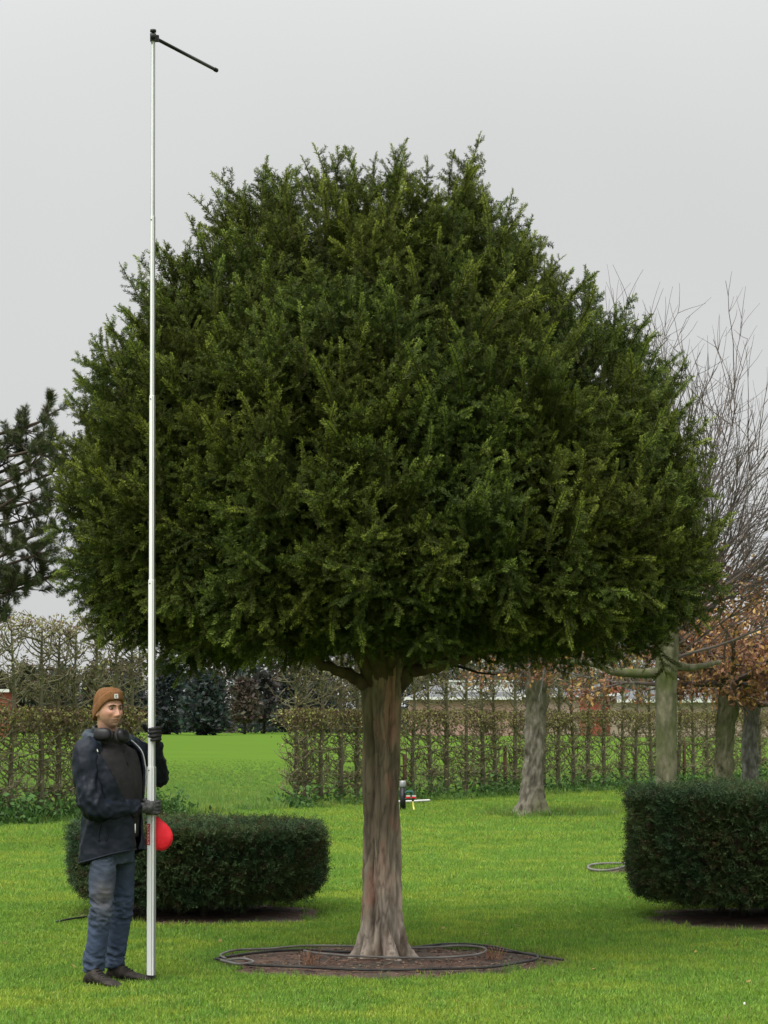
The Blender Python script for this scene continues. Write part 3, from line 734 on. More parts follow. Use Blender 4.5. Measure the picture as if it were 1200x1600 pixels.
for (px, py), dy in targets:
    e = at(px, py, Yp + dy) - np.array([-5.35, Yp, 0])
    s0 = np.array([0, 0, e[2] - g.uniform(.15, .45)])
    mid = (s0 + e) / 2 + np.array([0, g.normal(0, .1), -.10])
    q = spline([s0, mid, e + np.array([-.05, 0, -.06]), e], 14); tube(br, q, np.linspace(.03, .008, 14), 6)
    TP.append(e); TD.append(nrm(q[-1] - q[-3] + np.array([0, 0, .08])))
    for _ in range(10):
        i = g.integers(7, 14)
        d = nrm(nrm(q[-1] - q[0]) * .35 + g.normal(0, .7, 3) + np.array([0, 0, .15]))
        L = g.uniform(.10, .32); q2 = grow(br, q[i], d, L, .008, .005, g, 4, .15, .1, 4)
        TP.append(q2[-1]); TD.append(nrm(nrm(q2[-1] - q2[-2]) + np.array([0, 0, .25])))
for k in range(26):   # the far side of the crown, outside the picture
    az = g.uniform(1.6, 5.2); z = g.uniform(2.7, 5.0); L = g.uniform(.8, 1.5)
    d = np.array([math.cos(az), math.sin(az), .15]); q = grow(br, [0, 0, z], d, L, .03, .008, g, 10, .1, .05, 6)
    for _ in range(9):
        q2 = grow(br, q[g.integers(3, 10)], nrm(d + g.normal(0, .6, 3) + np.array([0, 0, .4])), g.uniform(.1, .35), .008, .005, g, 4, .15, .1, 4)
        TP.append(q2[-1]); TD.append(nrm(q2[-1] - q2[-2] + np.array([0, 0, .5])))
br.build('branches', M['pine_bark'], pine, True)
n = len(TP)
c = scatter('crown', np.array(TP) - np.array(TD) * .06, aim_euler(TD, g.uniform(0, 6, n)), g.uniform(.75, 1.15, n), g.integers(0, 4, n), [pine_tuft(s) for s in range(4)], M['needle'], pine)
c['kind'] = 'stuff'

# ================================================================== CLIPPED DRUM SHRUBS
def clip_sprig(seed):
    g = np.random.default_rng(seed); mb = MB()
    for _ in range(5):
        ax = nrm(np.array([g.normal(0, .55), g.normal(0, .55), 1])); L = g.uniform(.05, .10)
        n = 20; t = np.linspace(.1, 1, n)
        sd_ = nrm(np.cross(ax, g.normal(0, 1, 3))); sg = np.where(np.arange(n) % 2, 1, -1)[:, None]
        d = nrm(ax * .6 + sd_ * sg + g.normal(0, .25, (n, 3)))
        c = np.array([.052, .083, .036]) * g.uniform(.55, 1.5) * (0.75 + .5 * t[:, None])
        if g.uniform() < .13: c = np.tile(np.array([.07, .045, .03]), (n, 1)) * g.uniform(.6, 1.3)
        needles(mb, ax * (t * L)[:, None] + g.normal(0, .012, 3), d, g.uniform(.018, .027, n), .0022, np.cross(ax, sd_) + g.normal(0, .4, (n, 3)), c)
    return mb
CLIP = [clip_sprig(700 + s) for s in range(8)]
def drum(D, label, seed):
    g = np.random.default_rng(seed)
    cx, cy = D['c']; r0, zt, zb = D['r'], D['top'], D['bot']
    t = empty('clipped_shrub', (cx, cy, 0)); tag(t, label, 'shrub', 'clipped drum shrubs on the lawn')
    H = zt - zb
    # profile by arc length: under-edge, flank, top
    prof = np.array([[r0 * .30, zb + .03], [r0 * .80, zb + .01], [r0 * .95, zb + .09], [r0 * 1.0, zb + H * .35], [r0 * .985, zt - .10], [r0 * .955, zt - .02], [r0 * .5, zt + .012], [0.01, zt + .018]])
    pr = spline(prof, 60)
    seg = np.hypot(*np.diff(pr, axis=0).T); mid = (pr[1:] + pr[:-1]) / 2
    w = seg * mid[:, 0]; w[mid[:, 1] < zb + .03] *= .5; w[mid[:, 1] > zt - .03] *= 1.6
    n = 11500
    k = g.choice(59, n, p=w / w.sum()); th = g.uniform(0, 6.283, n); u = g.uniform(0, 1, n)
    q = pr[k] + (pr[k + 1] - pr[k]) * u[:, None]
    tg = nrm(pr[k + 1] - pr[k]); nr, nz = tg[:, 1], -tg[:, 0]
    N3 = np.c_[nr * np.cos(th), nr * np.sin(th), nz]
    P = np.c_[q[:, 0] * np.cos(th), q[:, 0] * np.sin(th), q[:, 1]]
    bumpy = .028 * fbm(P, 2.2, 3, seed) + .02 * fbm(P, 7, 2, seed + 5)
    ins = abs(g.normal(0, .03, n)) + .05
    P = P + N3 * (bumpy - ins)[:, None]
    Dv = nrm(N3 + g.normal(0, .32, (n, 3)) * np.where(nz > .6, 3.2, 1.0)[:, None] + np.array([0, 0, .25]))
    c = scatter('crown', P, aim_euler(Dv, g.uniform(0, 6.28, n)), g.uniform(.8, 1.25, n), g.integers(0, 8, n), CLIP, M['yew_clip'], t); c['kind'] = 'stuff'
    # solid dark core added to block light, then stems and twigs
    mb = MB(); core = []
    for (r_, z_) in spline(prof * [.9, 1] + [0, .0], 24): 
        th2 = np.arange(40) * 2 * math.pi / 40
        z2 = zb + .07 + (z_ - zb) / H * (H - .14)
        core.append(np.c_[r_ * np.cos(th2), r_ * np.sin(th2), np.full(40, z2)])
    loft(mb, core); mb.build('light_blocking_core', M['dark_twig'], t)
    for k in range(9):
        a_, rr = g.uniform(0, 6.28), g.uniform(.1, .6); mb = MB()
        b = np.array([rr * math.cos(a_), rr * math.sin(a_), -.02])
        tube(mb, spline([b, b * [1.05, 1.05, 1] + [0, 0, .12], b * [1.2, 1.2, 1] + [0, 0, .35]], 8), np.linspace(.035, .02, 8), 8); mb.build('stem', M['dark_twig'], t, True)
    mb = MB()
    for _ in range(260):
        a_ = g.uniform(0, 6.283); rr = r0 * g.uniform(.35, .86)
        grow(mb, [rr * math.cos(a_), rr * math.sin(a_), zb + .06], [math.cos(a_) + g.normal(0, .4), math.sin(a_) + g.normal(0, .4), -.35], g.uniform(.06, .14), .004, .002, g, 4, .2, .05, 3)
    mb.build('hanging_twigs', M['dark_twig'], t)['kind'] = 'stuff'
    return t
drum(DRUM_L, 'low clipped yew drum standing behind the man with the pole', 81)
drum(DRUM_R, 'taller clipped yew drum cut by the picture side', 83)

# ================================================================== THE YEW
yew = empty('yew_tree', tuple(YEW)); tag(yew, 'large domed yew with shaggy dark green crown on a single fluted trunk', 'tree')
def yew_trunk():
    nphi, nz = 160, 190
    zt = np.concatenate([np.linspace(-.04, .35, 70), np.linspace(.36, 2.2, nz - 70)])
    rz = 0.89 * np.interp(zt, [-.04, .0, .05, .12, .22, .4, .7, 1.2, 1.6, 1.85, 2.0, 2.2], [.20, .19, .168, .15, .137, .128, .122, .120, .124, .136, .150, .17])
    th = np.arange(nphi) * 2 * math.pi / nphi
    rings, cols = [], []
    for z, r_ in zip(zt, rz):
        tw = th + .25 * z + .1 * math.sin(z * 2.3)
        P = np.c_[np.cos(th) * .5, np.sin(th) * .5, np.full(nphi, z * .28)]
        rid = lambda k, ph_: np.abs(np.cos(k / 2 * tw + ph_)) ** .85
        wv = .12 * math.sin(z * 4.1) + .06 * math.sin(z * 9)
        lobe = .5 * rid(5, .3 + wv) + .3 * rid(3, 1.1 - wv) + .2 * rid(11, .4 + 2 * wv) - .68
        r1 = r_ * (.98 + (.70 + .14 * math.exp(-max(z, 0) / .3)) * lobe)
        fl = math.exp(-max(z, 0) / .085)
        r1 = r1 + fl * .13 * np.maximum(0, np.abs(np.cos(3.5 * tw + .9 + .5 * np.sin(2 * tw))) ** .8 - .25) * (1 + .4 * np.sin(3 * tw))
        r1 = r1 * (1 - .42 * math.exp(-max(z, 0) / .17) * (1 - np.abs(np.cos(3.5 * tw + .9 + .5 * np.sin(2 * tw)))) ** 1.4)
        rings.append(np.c_[r1 * np.cos(th), r1 * np.sin(th), np.full(nphi, z)])
    V = np.concatenate(rings)
    # vertical plates of peeling bark
    Q = V * np.array([9, 9, 2.0]) 
    a_ = np.array([mnoise.fractal(Vector(p), .9, 2.1, 4) for p in Q])
    b_ = np.array([mnoise.voronoi(Vector(p))[0][1] - mnoise.voronoi(Vector(p))[0][0] for p in V * np.array([17, 17, 2.2]) + a_[:, None] * .9])
    out = np.c_[V[:, :2] / np.maximum(np.hypot(V[:, 0], V[:, 1]), 1e-4)[:, None], np.zeros(len(V))]
    V = V + out * (.008 * a_ + .010 * np.clip(b_ * 3, 0, 1))[:, None]
    # colour: grey-brown plates, reddish where bark has peeled, paler lichen low down, algae up high
    n1 = np.array([mnoise.fractal(Vector(p), 1, 2, 4) for p in V * np.array([7, 7, 2.4]) + 40])
    n2 = np.array([mnoise.fractal(Vector(p), 1, 2, 4) for p in V * np.array([8, 8, 3.0]) + 80])
    c = np.tile(np.array([.285, .225, .170]), (len(V), 1)) * (1 + .35 * a_)[:, None]
    m = np.clip((n1 - .12) * 4, 0, 1)[:, None]; c = c * (1 - m) + np.array([.36, .215, .165]) * m
    lw = np.clip(1.05 - V[:, 2], 0, .75)
    m = (np.clip((n2 + .28) * 3, 0, 1) * lw)[:, None]; c = c * (1 - m) + np.array([.50, .43, .36]) * m
    m = (np.clip((n2 + .05) * 2.5, 0, .6) * np.clip(V[:, 2] - .55, 0, 1) * np.clip(.35 - out[:, 0], 0, 1))[:, None]; c = c * (1 - m) + np.array([.25, .23, .13]) * m
    c *= (.55 + .45 * np.clip(b_ * 4, 0, 1))[:, None] * (.8 + .25 * np.clip(n1 * 2 + .5, 0, 1))[:, None]
    mb = MB(); rg = V.reshape(len(zt), nphi, 3); loft(mb, rg, np.clip(c, .01, 1))
    return mb
M['yew_bark'] = mat('yew_bark', (.9, .9, .9), (1.12, 1.1, 1.08), 40, .92, 1.0, 60, vcol=True, stretch=(1, 1, .25))
yew_trunk().build('trunk', M['yew_bark'], yew, True)

SC_Y = F / YEW[1]                                # photo pixels per metre at the yew
prof_y = np.array([258, 276, 305, 350, 400, 450, 500, 550, 600, 700, 800, 900, 945, 985, 1018, 1040])
prof_l = np.array([40, 150, 208, 246, 294, 350, 392, 428, 456, 492, 508, 502, 490, 462, 400, 290])
prof_r = np.array([40, 112, 152, 198, 244, 302, 356, 402, 440, 484, 512, 540, 534, 505, 445, 315])
prof_z = CAMZ + (HOR - prof_y) / SC_Y
zo = prof_z[::-1]
def crown_r(z, phi):
    w = .5 + .5 * np.cos(phi)
    r_ = np.interp(z, zo, prof_r[::-1]) * w + np.interp(z, zo, prof_l[::-1]) * (1 - w)
    k = 1 - .12 * np.abs(np.sin(phi))
    return r_ / SC_Y * k
def yew_spray(seed, L=.42, nside=15, leader=False, age_light=1.0):
    g = np.random.default_rng(seed); mb = MB()
    bend = g.normal(0, .20, 2)
    def axis_pts(p0, d, Lx, n, curl):
        t = np.linspace(0, 1, n)[:, None]
        return p0 + d * Lx * t + curl * (t ** 2) * Lx
    t = np.linspace(0, 1, 12)[:, None]
    main = np.c_[bend[0] * L * t[:, 0] ** 2, bend[1] * L * t[:, 0] ** 2, L * t[:, 0]]
    tube(mb, main, np.linspace(.006, .002, 12), 4, (.06, .05, .025), cap=False)
    def clothe(q, young, dens, nl):
        seg = np.linalg.norm(q[-1] - q[0]); n = max(6, int(seg * dens))
        tt = np.linspace(.04, 1, n); idx = tt * (len(q) - 1); i = np.minimum(idx.astype(int), len(q) - 2); f_ = (idx - i)[:, None]
        b = q[i] * (1 - f_) + q[i + 1] * f_
        ax = nrm(q[i + 1] - q[i])
        ref = nrm(np.cross(ax, nrm(g.normal(0, 1, 3))))
        bi = np.cross(ax, ref)
        ang = np.where(np.arange(n) % 2, 0, math.pi) + g.normal(0, .65, n)
        rd = ref * np.cos(ang)[:, None] + bi * np.sin(ang)[:, None]
        d = nrm(ax * g.uniform(.35, .8, (n, 1)) + rd)
        yv = np.clip(age_light * young * (.25 + .75 * tt), 0, 1)[:, None]
        old, new = np.array([.014, .026, .007]), np.array([.205, .258, .043])
        c = (old * (1 - yv) + new * yv) * g.uniform(.75, 1.25, (n, 1))
        needles(mb, b, d, nl * g.uniform(.75, 1.15, n) * (1 - .35 * (tt > .93)), .0026, bi + g.normal(0, .35, (n, 3)), c)
    clothe(main, 1.0, 520, .027)
    pa = g.uniform(0, 3.14)
    for k in range(nside):
        u = .10 + .80 * (k + g.uniform(0, .8)) / nside
        i = int(u * 11); p0 = main[i]
        a_ = pa + (math.pi if k % 2 else 0) + g.normal(0, .75)
        Ls = (L * .56) * (1 - u) ** .7 * g.uniform(.6, 1.2) + .04
        if leader: Ls *= .55
        d = nrm(np.array([math.cos(a_), math.sin(a_), g.uniform(.4, .9)]))
        q = axis_pts(p0, d, Ls, 6, np.array([0, 0, g.uniform(-.15, .35)]))
        tube(mb, q, np.linspace(.003, .0015, 6), 3, (.06, .06, .025), cap=False)
        young = g.uniform(.3, .95) * (.35 + .65 * u)
        clothe(q, young, 520, .0255)
        if Ls > .09:
            for _ in range(g.integers(0, 2)):
                j = g.integers(1, 5)
                d2 = nrm(d + g.normal(0, .5, 3)); q2 = axis_pts(q[j], d2, Ls * g.uniform(.35, .6), 4, np.zeros(3))
                clothe(q2, young, 430, .019)
    return mb
SPRAY = [yew_spray(1000 + s, .37 if s < 7 else .30, 10 if s < 7 else 8) for s in range(10)] + [yew_spray(1100 + s, .40, 10, True) for s in range(4)] + [yew_spray(1200 + s, .40, 9, False, .12) for s in range(4)]  # last four: old needles darkened further, inner crown shade put into colour
g = np.random.default_rng(12)
def shell(n, zlo, zhi):
    z = []; ph = []
    while len(z) < n:
        zz = g.uniform(zlo, zhi, n); pp = g.uniform(0, 6.283, n)
        k = g.uniform(0, 1, n) < crown_r(zz, pp) / 2.25 + .04
        z.extend(zz[k]); ph.extend(pp[k])
    return np.array(z[:n]), np.array(ph[:n])
def crown_pts(n, inset_fn, bottom=False):
    z, ph = shell(n, zo[0] - .02, zo[-1] - .02)
    r_ = crown_r(z, ph)
    dirv = np.c_[np.cos(ph), np.sin(ph), np.zeros(n)]
    # slope of the profile gives the outward normal
    e = .03; dr = (crown_r(z + e, ph) - crown_r(z - e, ph)) / (2 * e)
    Nn = nrm(np.c_[np.cos(ph), np.sin(ph), -dr])
    P = dirv * r_[:, None] + np.c_[np.zeros(n), np.zeros(n), z]
    lump = .09 * fbm(P, 1.05, 2, 3.7) + .16 * fbm(P, 2.6, 2, 9.1)
    ins = inset_fn(n)
    P = P + Nn * (lump - ins)[:, None]
    return P, Nn, z, ph
# branch-tip clumps: each clump is a handful of shoots that share a heading
nC = 600
PC, NC, zC, phC = crown_pts(nC, lambda n: .22 + abs(g.normal(0, .20, n)))
upC = np.interp(zC, [1.95, 2.2, 2.7, 3.4, 5.2], [-.5, -.1, .45, .8, 1.0])
DC = nrm(NC * np.interp(zC, [1.9, 3, 5.2], [.9, .75, .45])[:, None] + np.c_[np.zeros(nC), np.zeros(nC), upC] + g.normal(0, .22, (nC, 3)))
per = 6
ci = np.repeat(np.arange(nC), per); n1 = len(ci)
along = g.uniform(-.34, .06, n1)
offv = g.normal(0, .075, (n1, 3)); offv -= DC[ci] * np.sum(offv * DC[ci], 1, keepdims=True)
P1 = PC[ci] + DC[ci] * along[:, None] + offv * (1 - along * 1.6)[:, None]
D1 = nrm(DC[ci] + offv * 3.2 + g.normal(0, .18, (n1, 3)))
S1 = g.uniform(.66, 1.12, n1) * np.interp(P1[:, 2], [1.9, 2.4], [.85, 1]); I1 = g.integers(0, 10, n1)
P2, N2, z2, ph2 = crown_pts(1300, lambda n: .66 + abs(g.normal(0, .35, n)))
D2 = nrm(N2 * .7 + np.array([0, 0, .5]) + g.normal(0, .5, (len(z2), 3)))
S2 = g.uniform(.8, 1.2, len(z2)); I2 = g.integers(14, 18, len(z2))
# flat underside
n = 900; a_ = g.uniform(0, 6.283, n); q = np.sqrt(g.uniform(.05, .8, n)); z3 = np.full(n, 2.06) + g.uniform(-.02, .38, n) + .10 * (1 - q)
r3 = crown_r(np.full(n, 2.1), a_) * q
P3 = np.c_[r3 * np.cos(a_), r3 * np.sin(a_), z3]; D3 = nrm(np.c_[np.cos(a_), np.sin(a_), g.uniform(-.6, .15, n)] + g.normal(0, .3, (n, 3)))
S3 = g.uniform(.5, .85, n); I3 = g.integers(0, 10, n)
k = np.hypot(P3[:, 0], P3[:, 1]) > .42; P3, D3, S3, I3 = P3[k], D3[k], S3[k], I3[k]
# leader shoots that break the outline
P4, N4, z4, ph4 = crown_pts(950, lambda n: .14 + abs(g.normal(0, .06, n)))
k = (z4 > 2.6) & (z4 < zo[-1] - .25); P4, N4, z4 = P4[k], N4[k], z4[k]
D4 = nrm(N4 * .45 + np.array([0, 0, .95]) + g.normal(0, .22, (len(z4), 3)))
S4 = g.uniform(.6, 1.1, len(z4)); I4 = g.integers(10, 14, len(z4))
# the spikes one can single out on the outline: (tip px, base px)
spk = [((620, 216), (612, 290)), ((746, 209), (728, 300)), ((400, 250), (420, 330)), ((430, 252), (440, 330)), ((530, 240), (528, 310)), ((545, 242), (540, 320)), ((575, 240), (585, 300)), ((640, 230), (632, 300)), ((672, 240), (665, 310)), ((700, 240), (700, 320)), ((190, 412), (225, 480)), ((215, 418), (235, 500)), ((335, 300), (370, 380)), ((365, 290), (395, 360)), ((265, 380), (300, 450)), ((305, 385), (330, 440)), ((90, 632), (165, 690)), ((128, 565), (190, 610)), ((160, 540), (210, 600)), ((88, 690), (160, 730)), ((800, 322), (792, 410)), ((760, 300), (752, 370)), ((830, 365), (812, 440)), ((872, 398), (850, 470)), ((925, 420), (905, 500)), ((938, 425), (915, 510)), ((985, 450), (950, 530)), ((975, 480), (950, 550)), ((1050, 540), (1010, 610)), ((1060, 560), (1020, 640)), ((1080, 615), (1030, 680)), ((95, 860), (170, 890)), ((110, 930), (180, 930)), ((1125, 870), (1060, 890)), ((1130, 905), (1060, 905)), ((500, 262), (505, 330)), ((470, 262), (478, 330)), ((590, 255), (592, 320))]
P5, D5, S5 = [], [], []
for (tx, ty), (bx, by) in spk:
    dy = g.uniform(-.35, .35)
    tip, bs = at(tx, ty, YEW[1] + dy) - YEW, at(bx, by, YEW[1] + dy) - YEW
    P5.append(bs); D5.append(nrm(tip - bs)); S5.append(np.linalg.norm(tip - bs) / .40)
P5, D5, S5 = map(np.array, (P5, D5, S5)); I5 = g.integers(10, 14, len(P5))
PA, DA, SA, IA = (np.concatenate(x) for x in ((P1, P2, P3, P4, P5), (D1, D2, D3, D4, D5), (S1, S2, S3, S4, S5), (I1, I2, I3, I4, I5)))
# branches that the pole would have pushed aside
pole_x = (236.5 - 600) * 13.27 / F
for _ in range(3):
    W = PA + DA * (SA * .36)[:, None] + YEW; W0 = PA + YEW
    fr = np.minimum(W[:, 1], W0[:, 1]); dx = np.abs((W[:, 0] + W0[:, 0]) / 2 * 13.27 / W[:, 1] - pole_x)
    push = np.clip(13.40 - fr, 0, 1) * np.exp(-(dx / .38) ** 4)
    PA[:, 1] += push * np.where(dx < .12, 1.0, .75)
W = PA + DA * (SA * .36)[:, None] + YEW; W0 = PA + YEW
keep = ~((np.abs(W[:, 0] * 13.27 / W[:, 1] - pole_x) < .05) & (W[:, 1] < 13.30) & (g.uniform(0, 1, len(W)) < .93))
keep &= np.linalg.norm(PA[:, :2], axis=1) > .02
PA, DA, SA, IA = PA[keep], DA[keep], SA[keep], IA[keep]
c = scatter('crown', PA, aim_euler(DA, g.uniform(0, 6.28, len(PA))), SA, IA, SPRAY, M['yew_needle'], yew); c['kind'] = 'stuff'
# limbs inside the crown, each a part
head = np.array([0, 0, 2.05])
def limb(pts, r0, r1, sub=True, seed=0):
    gg = np.random.default_rng(seed); mb = MB(); q = spline(pts, 18)
    q[3:-1] += gg.normal(0, .012, (14, 3)); tube(mb, q, np.linspace(r0, r1, 18), 9)
    lo = yew_limb = mb.build('limb', M['limb'], yew, True)
    if sub:
        tb = MB()
        for _ in range(9):
            i = gg.integers(5, 18); d = nrm(nrm(q[i] - head) + gg.normal(0, .5, 3) + np.array([0, 0, .3]))
            grow(tb, q[i], d, gg.uniform(.3, .55), r1 * 1.1, .005, gg, 8, .12, .05, 5)
        tb.build('twigs', M['dark_twig'], lo)['kind'] = 'stuff'
limb([at(577, 1075, YEW[1]) - YEW, at(545, 1054, YEW[1] - .1) - YEW, at(505, 1038, YEW[1] - .25) - YEW, at(420, 985, YEW[1] - .5) - YEW], .05, .022, False, 1)
limb([at(618, 1078, YEW[1]) - YEW, at(645, 1052, YEW[1] - .1) - YEW, at(690, 1040, YEW[1] - .3) - YEW, at(738, 1024, YEW[1] - .45) - YEW, at(830, 960, YEW[1] - .6) - YEW], .05, .022, False, 2)
for k in range(16):
    az = k * 2.4; zz = 2.3 + 2.6 * ((k * .618) % 1); rr = crown_r(np.array([zz]), np.array([az]))[0] * .60
    e = np.array([rr * math.cos(az), rr * math.sin(az), zz]); s0 = np.array([.06 * math.cos(az), .06 * math.sin(az), 1.85 + .2 * (k % 3) * .5])
    limb([s0, s0 * .5 + e * .25 + [0, 0, .55], s0 * .3 + e * .65 + [0, 0, .35], e], .055, .015, True, 20 + k)
mb = MB(); tube(mb, spline([[0, 0, 1.9], [.03, .02, 2.8], [-.02, 0, 3.8], [0, 0, 4.9]], 20), np.linspace(.13, .02, 20), 10); mb.build('limb', M['limb'], yew, True)

# hoses laid round the trunk
def hose(name, px_pts, r_, m, label, closed=False, z=.03, cat='hose', seed=1):
    g_ = np.random.default_rng(seed)
    P = []
    for (px, py) in px_pts:
        Y = gy(py); P.append([(px - 600) * Y / F, Y, z + g_.uniform(0, .012)])
    q = spline(P, len(P) * 9); mb = MB(); tube(mb, q, r_, 8)
    o = mb.build(name, M[m], None, True); tag(o, label, cat); return o
hose('irrigation_hose', [(352, 1509), (345, 1503), (370, 1497), (420, 1493), (470, 1490), (530, 1490), (640, 1492), (720, 1488), (755, 1492), (758, 1499), (735, 1505), (660, 1508), (560, 1506), (500, 1502), (475, 1497)], .0075, 'hose_grey', 'grey hose coiled in a long loop round the foot of the yew', z=.045, seed=2)
hose('irrigation_hose', [(335, 1507), (360, 1503), (420, 1497), (480, 1494), (560, 1496), (650, 1489), (700, 1484), (760, 1486), (810, 1498), (850, 1504), (880, 1509)], .009, 'hose', 'black hose crossing behind the yew foot to the soil edge', z=.035, seed=3)
hose('irrigation_hose', [(338, 1508), (390, 1516), (470, 1521), (570, 1523), (680, 1523), (760, 1520), (810, 1514), (838, 1506), (835, 1501), (800, 1496), (740, 1488), (690, 1485)], .0085, 'hose', 'black hose sweeping along the front of the soil ring', z=.03, seed=4)
hose('irrigation_hose', [(345, 1511), (372, 1517), (396, 1513), (380, 1507), (352, 1509)], .008, 'hose_grey', 'small grey hose end curled at the soil edge beside the man', z=.035, seed=5)
hose('irrigation_hose', [(985, 1357), (950, 1357), (925, 1359), (919, 1364), (930, 1369), (955, 1368), (985, 1360)], .014, 'hose_grey', 'pale hose loop on the lawn beside the taller drum', z=.05, seed=6)
hose('irrigation_hose', [(385, 1271), (398, 1268), (415, 1266), (435, 1267), (455, 1268)], .03, 'hose', 'black hose lying by the near end of the row', z=.06, seed=7)
hose('irrigation_hose', [(88, 1449), (110, 1446), (135, 1441)], .008, 'hose', 'black hose end on the soil left of the man', z=.04, seed=8)
o = hose('white_pipe', [(622, 1262), (640, 1261), (671, 1259.5)], .02, 'white', 'white plastic pipe lying on the grass beside the standpipe', z=.10, cat='pipe', seed=9)
mb = MB(); tube(mb, [at(1163, 1578, gy(1578)), at(1163.5, 1572, gy(1578)), at(1163, 1566, gy(1578))], [.006, .007, .005], 8)
o = mb.build('marker_peg', M['white'], None, True); tag(o, 'small white plastic peg upright in the foreground grass', 'peg')

# dry weed stalks in the soil ring
for (px, py, lab) in ((772, 1503, 'dry reddish weed tuft in the soil right of the trunk'), (483, 1512, 'dry weed stalks at the front of the soil left of the trunk')):
    Y = gy(py); g_ = np.random.default_rng(px); mb = MB()
    for _ in range(40):
        grow(mb, [g_.normal(0, .03), g_.normal(0, .03), 0], [g_.normal(0, .35), g_.normal(0, .35), 1], g_.uniform(.05, .13), .0022, .001, g_, 5, .15, 0, 3, np.array([.24, .13, .08]) * g_.uniform(.6, 1.5))
    o = mb.build('dry_weed', M['chips']); o.location = ((px - 600) * Y / F, Y, .02); tag(o, lab, 'weed')

# standpipe behind the trunk
Ys = gy(1270); t = empty('standpipe', ((629.5 - 600) * Ys / F, Ys, 0)); tag(t, 'dark grey water standpipe with green tap behind the yew trunk', 'standpipe')
u = Ys / F
mb = MB(); tube(mb, [[0, 0, -.05], [0, 0, .44]], .05, 18); mb.build('post', M['black'], t, True)
mb = MB(); tube(mb, [[0, 0, .44], [0, 0, .455], [0, 0, .53], [0, 0, .55]], [.052, .056, .056, .04], 18); mb.build('cap', M['alu_dark'], t, True)
tap = MB(); tube(tap, spline([[.04, -.03, .33], [.07, -.03, .36], [.13, -.03, .36], [.165, -.03, .35], [.17, -.03, .28], [.17, -.03, .20]], 16), .02, 8)
tube(tap, [[.03, -.03, .24], [.10, -.03, .24], [.21, -.03, .24]], .014, 8); tp_ = tap.build('tap', M['green_paint'], t, True)
for x, m_ in ((.09, 'red'), (.19, 'red')):
    mb = MB(); box(mb, (x, -.06, .265), (.07, .03, .025)); mb.build('handle', M[m_], tp_)
    mb = MB(); box(mb, (x, -.06, .29), (.07, .03, .018)); mb.build('handle_band', M['white'], tp_)
hz = MB(); tube(hz, spline([[.17, -.03, .20], [.18, -.05, .10], [.20, -.12, .03], [.24, -.30, .02]], 14), .016, 8); hz.build('hose_tail', M['yellow'], t, True)

# ================================================================== MEASURING POLE
YP = 13.27
pole = empty('measuring_pole', ((236.2 - 600) * YP / F, YP, 0)); tag(pole, 'tall silver telescopic measuring pole with black crossbar, held by the man', 'measuring pole')
pole.rotation_euler = (0, R(.12), 0)
pxm = YP / F
zq = lambda py: CAMZ + (HOR - py) * pxm
PR = rotz(R(-25))
def section(py0, py1, w, d, off=0.0):
    z0, z1 = zq(py0), zq(py1); h = z1 - z0
    mb = MB(); bevel_box(mb, (off, 0, (z0 + z1) / 2), (w, d, h), .003, rot=None); v = mb.v[0]; mb.v[0] = v @ PR.T
    so = mb.build('section', M['alu'], pole)
    # groove down the side faces
    mb = MB()
    for s in (-1, 1):
        box(mb, (off + s * (w / 2 + .0005), 0, (z0 + z1) / 2), (.003, d * .72, h * .998)); mb.v[-1] = mb.v[-1] @ PR.T
    box(mb, (off + w * .30, -d / 2 - .0005, (z0 + z1) / 2), (.0035, .002, h * .995)); mb.v[-1] = mb.v[-1] @ PR.T
    mb.build('groove', M['alu_dark'], so)
    mb = MB(); c_ = np.array([off - w * .18, -d / 2 - .001, z1 - .022])
    tube(mb, np.array([[0, .002, 0], [0, -.002, 0]]) + c_, .004, 8); mb.v[-1] = mb.v[-1] @ PR.T
    mb.build('screw', M['black'], so)
    return so
section(1526, 1198, .046, .034)
section(1300, 906, .037, .027)
section(1000, 618, .030, .022)
section(700, 338, .024, .018)
section(420, 62, .019, .015)
mb = MB(); bevel_box(mb, (0, 0, .022), (.050, .038, .062), .004); mb.v[0] = mb.v[0] @ PR.T; mb.build('foot', M['rubber'], pole)
zt_ = zq(62)
mb = MB(); bevel_box(mb, (0, 0, zt_ + .012), (.036, .034, .045), .006)
ellipsoid(mb, (0, -.02, zt_ + .015), (.017, .012, .017), 14, 10); bevel_box(mb, (.02, .01, zt_ + .01), (.03, .03, .036), .006); cl_ = mb.build('clamp', M['black'], pole)
mb = MB(); tube(mb, [[0, 0, zt_ + .035], [0, 0, zt_ + .045], [0, 0, zt_ + .046], [0, 0, zt_ + .06]], [.008, .008, .019, .019], 14); mb.build('knob', M['black'], pole, True)
e1 = at(336, 110, 13.93) - np.array(pole.location); s1 = np.array([.022, .015, zt_ + .008])
e1[0] -= .0
dirr = nrm(e1 - s1); mb = MB(); tube(mb, [s1, s1 + dirr * .3, e1 - dirr * .03], .011, 12); cb = mb.build('crossbar', M['black'], pole, True)
mb = MB(); tube(mb, [e1 - dirr * .03, e1 - dirr * .028, e1 - dirr * .002, e1], [.011, .0135, .0135, .010], 12); mb.build('end_cap', M['rubber'], cb, True)
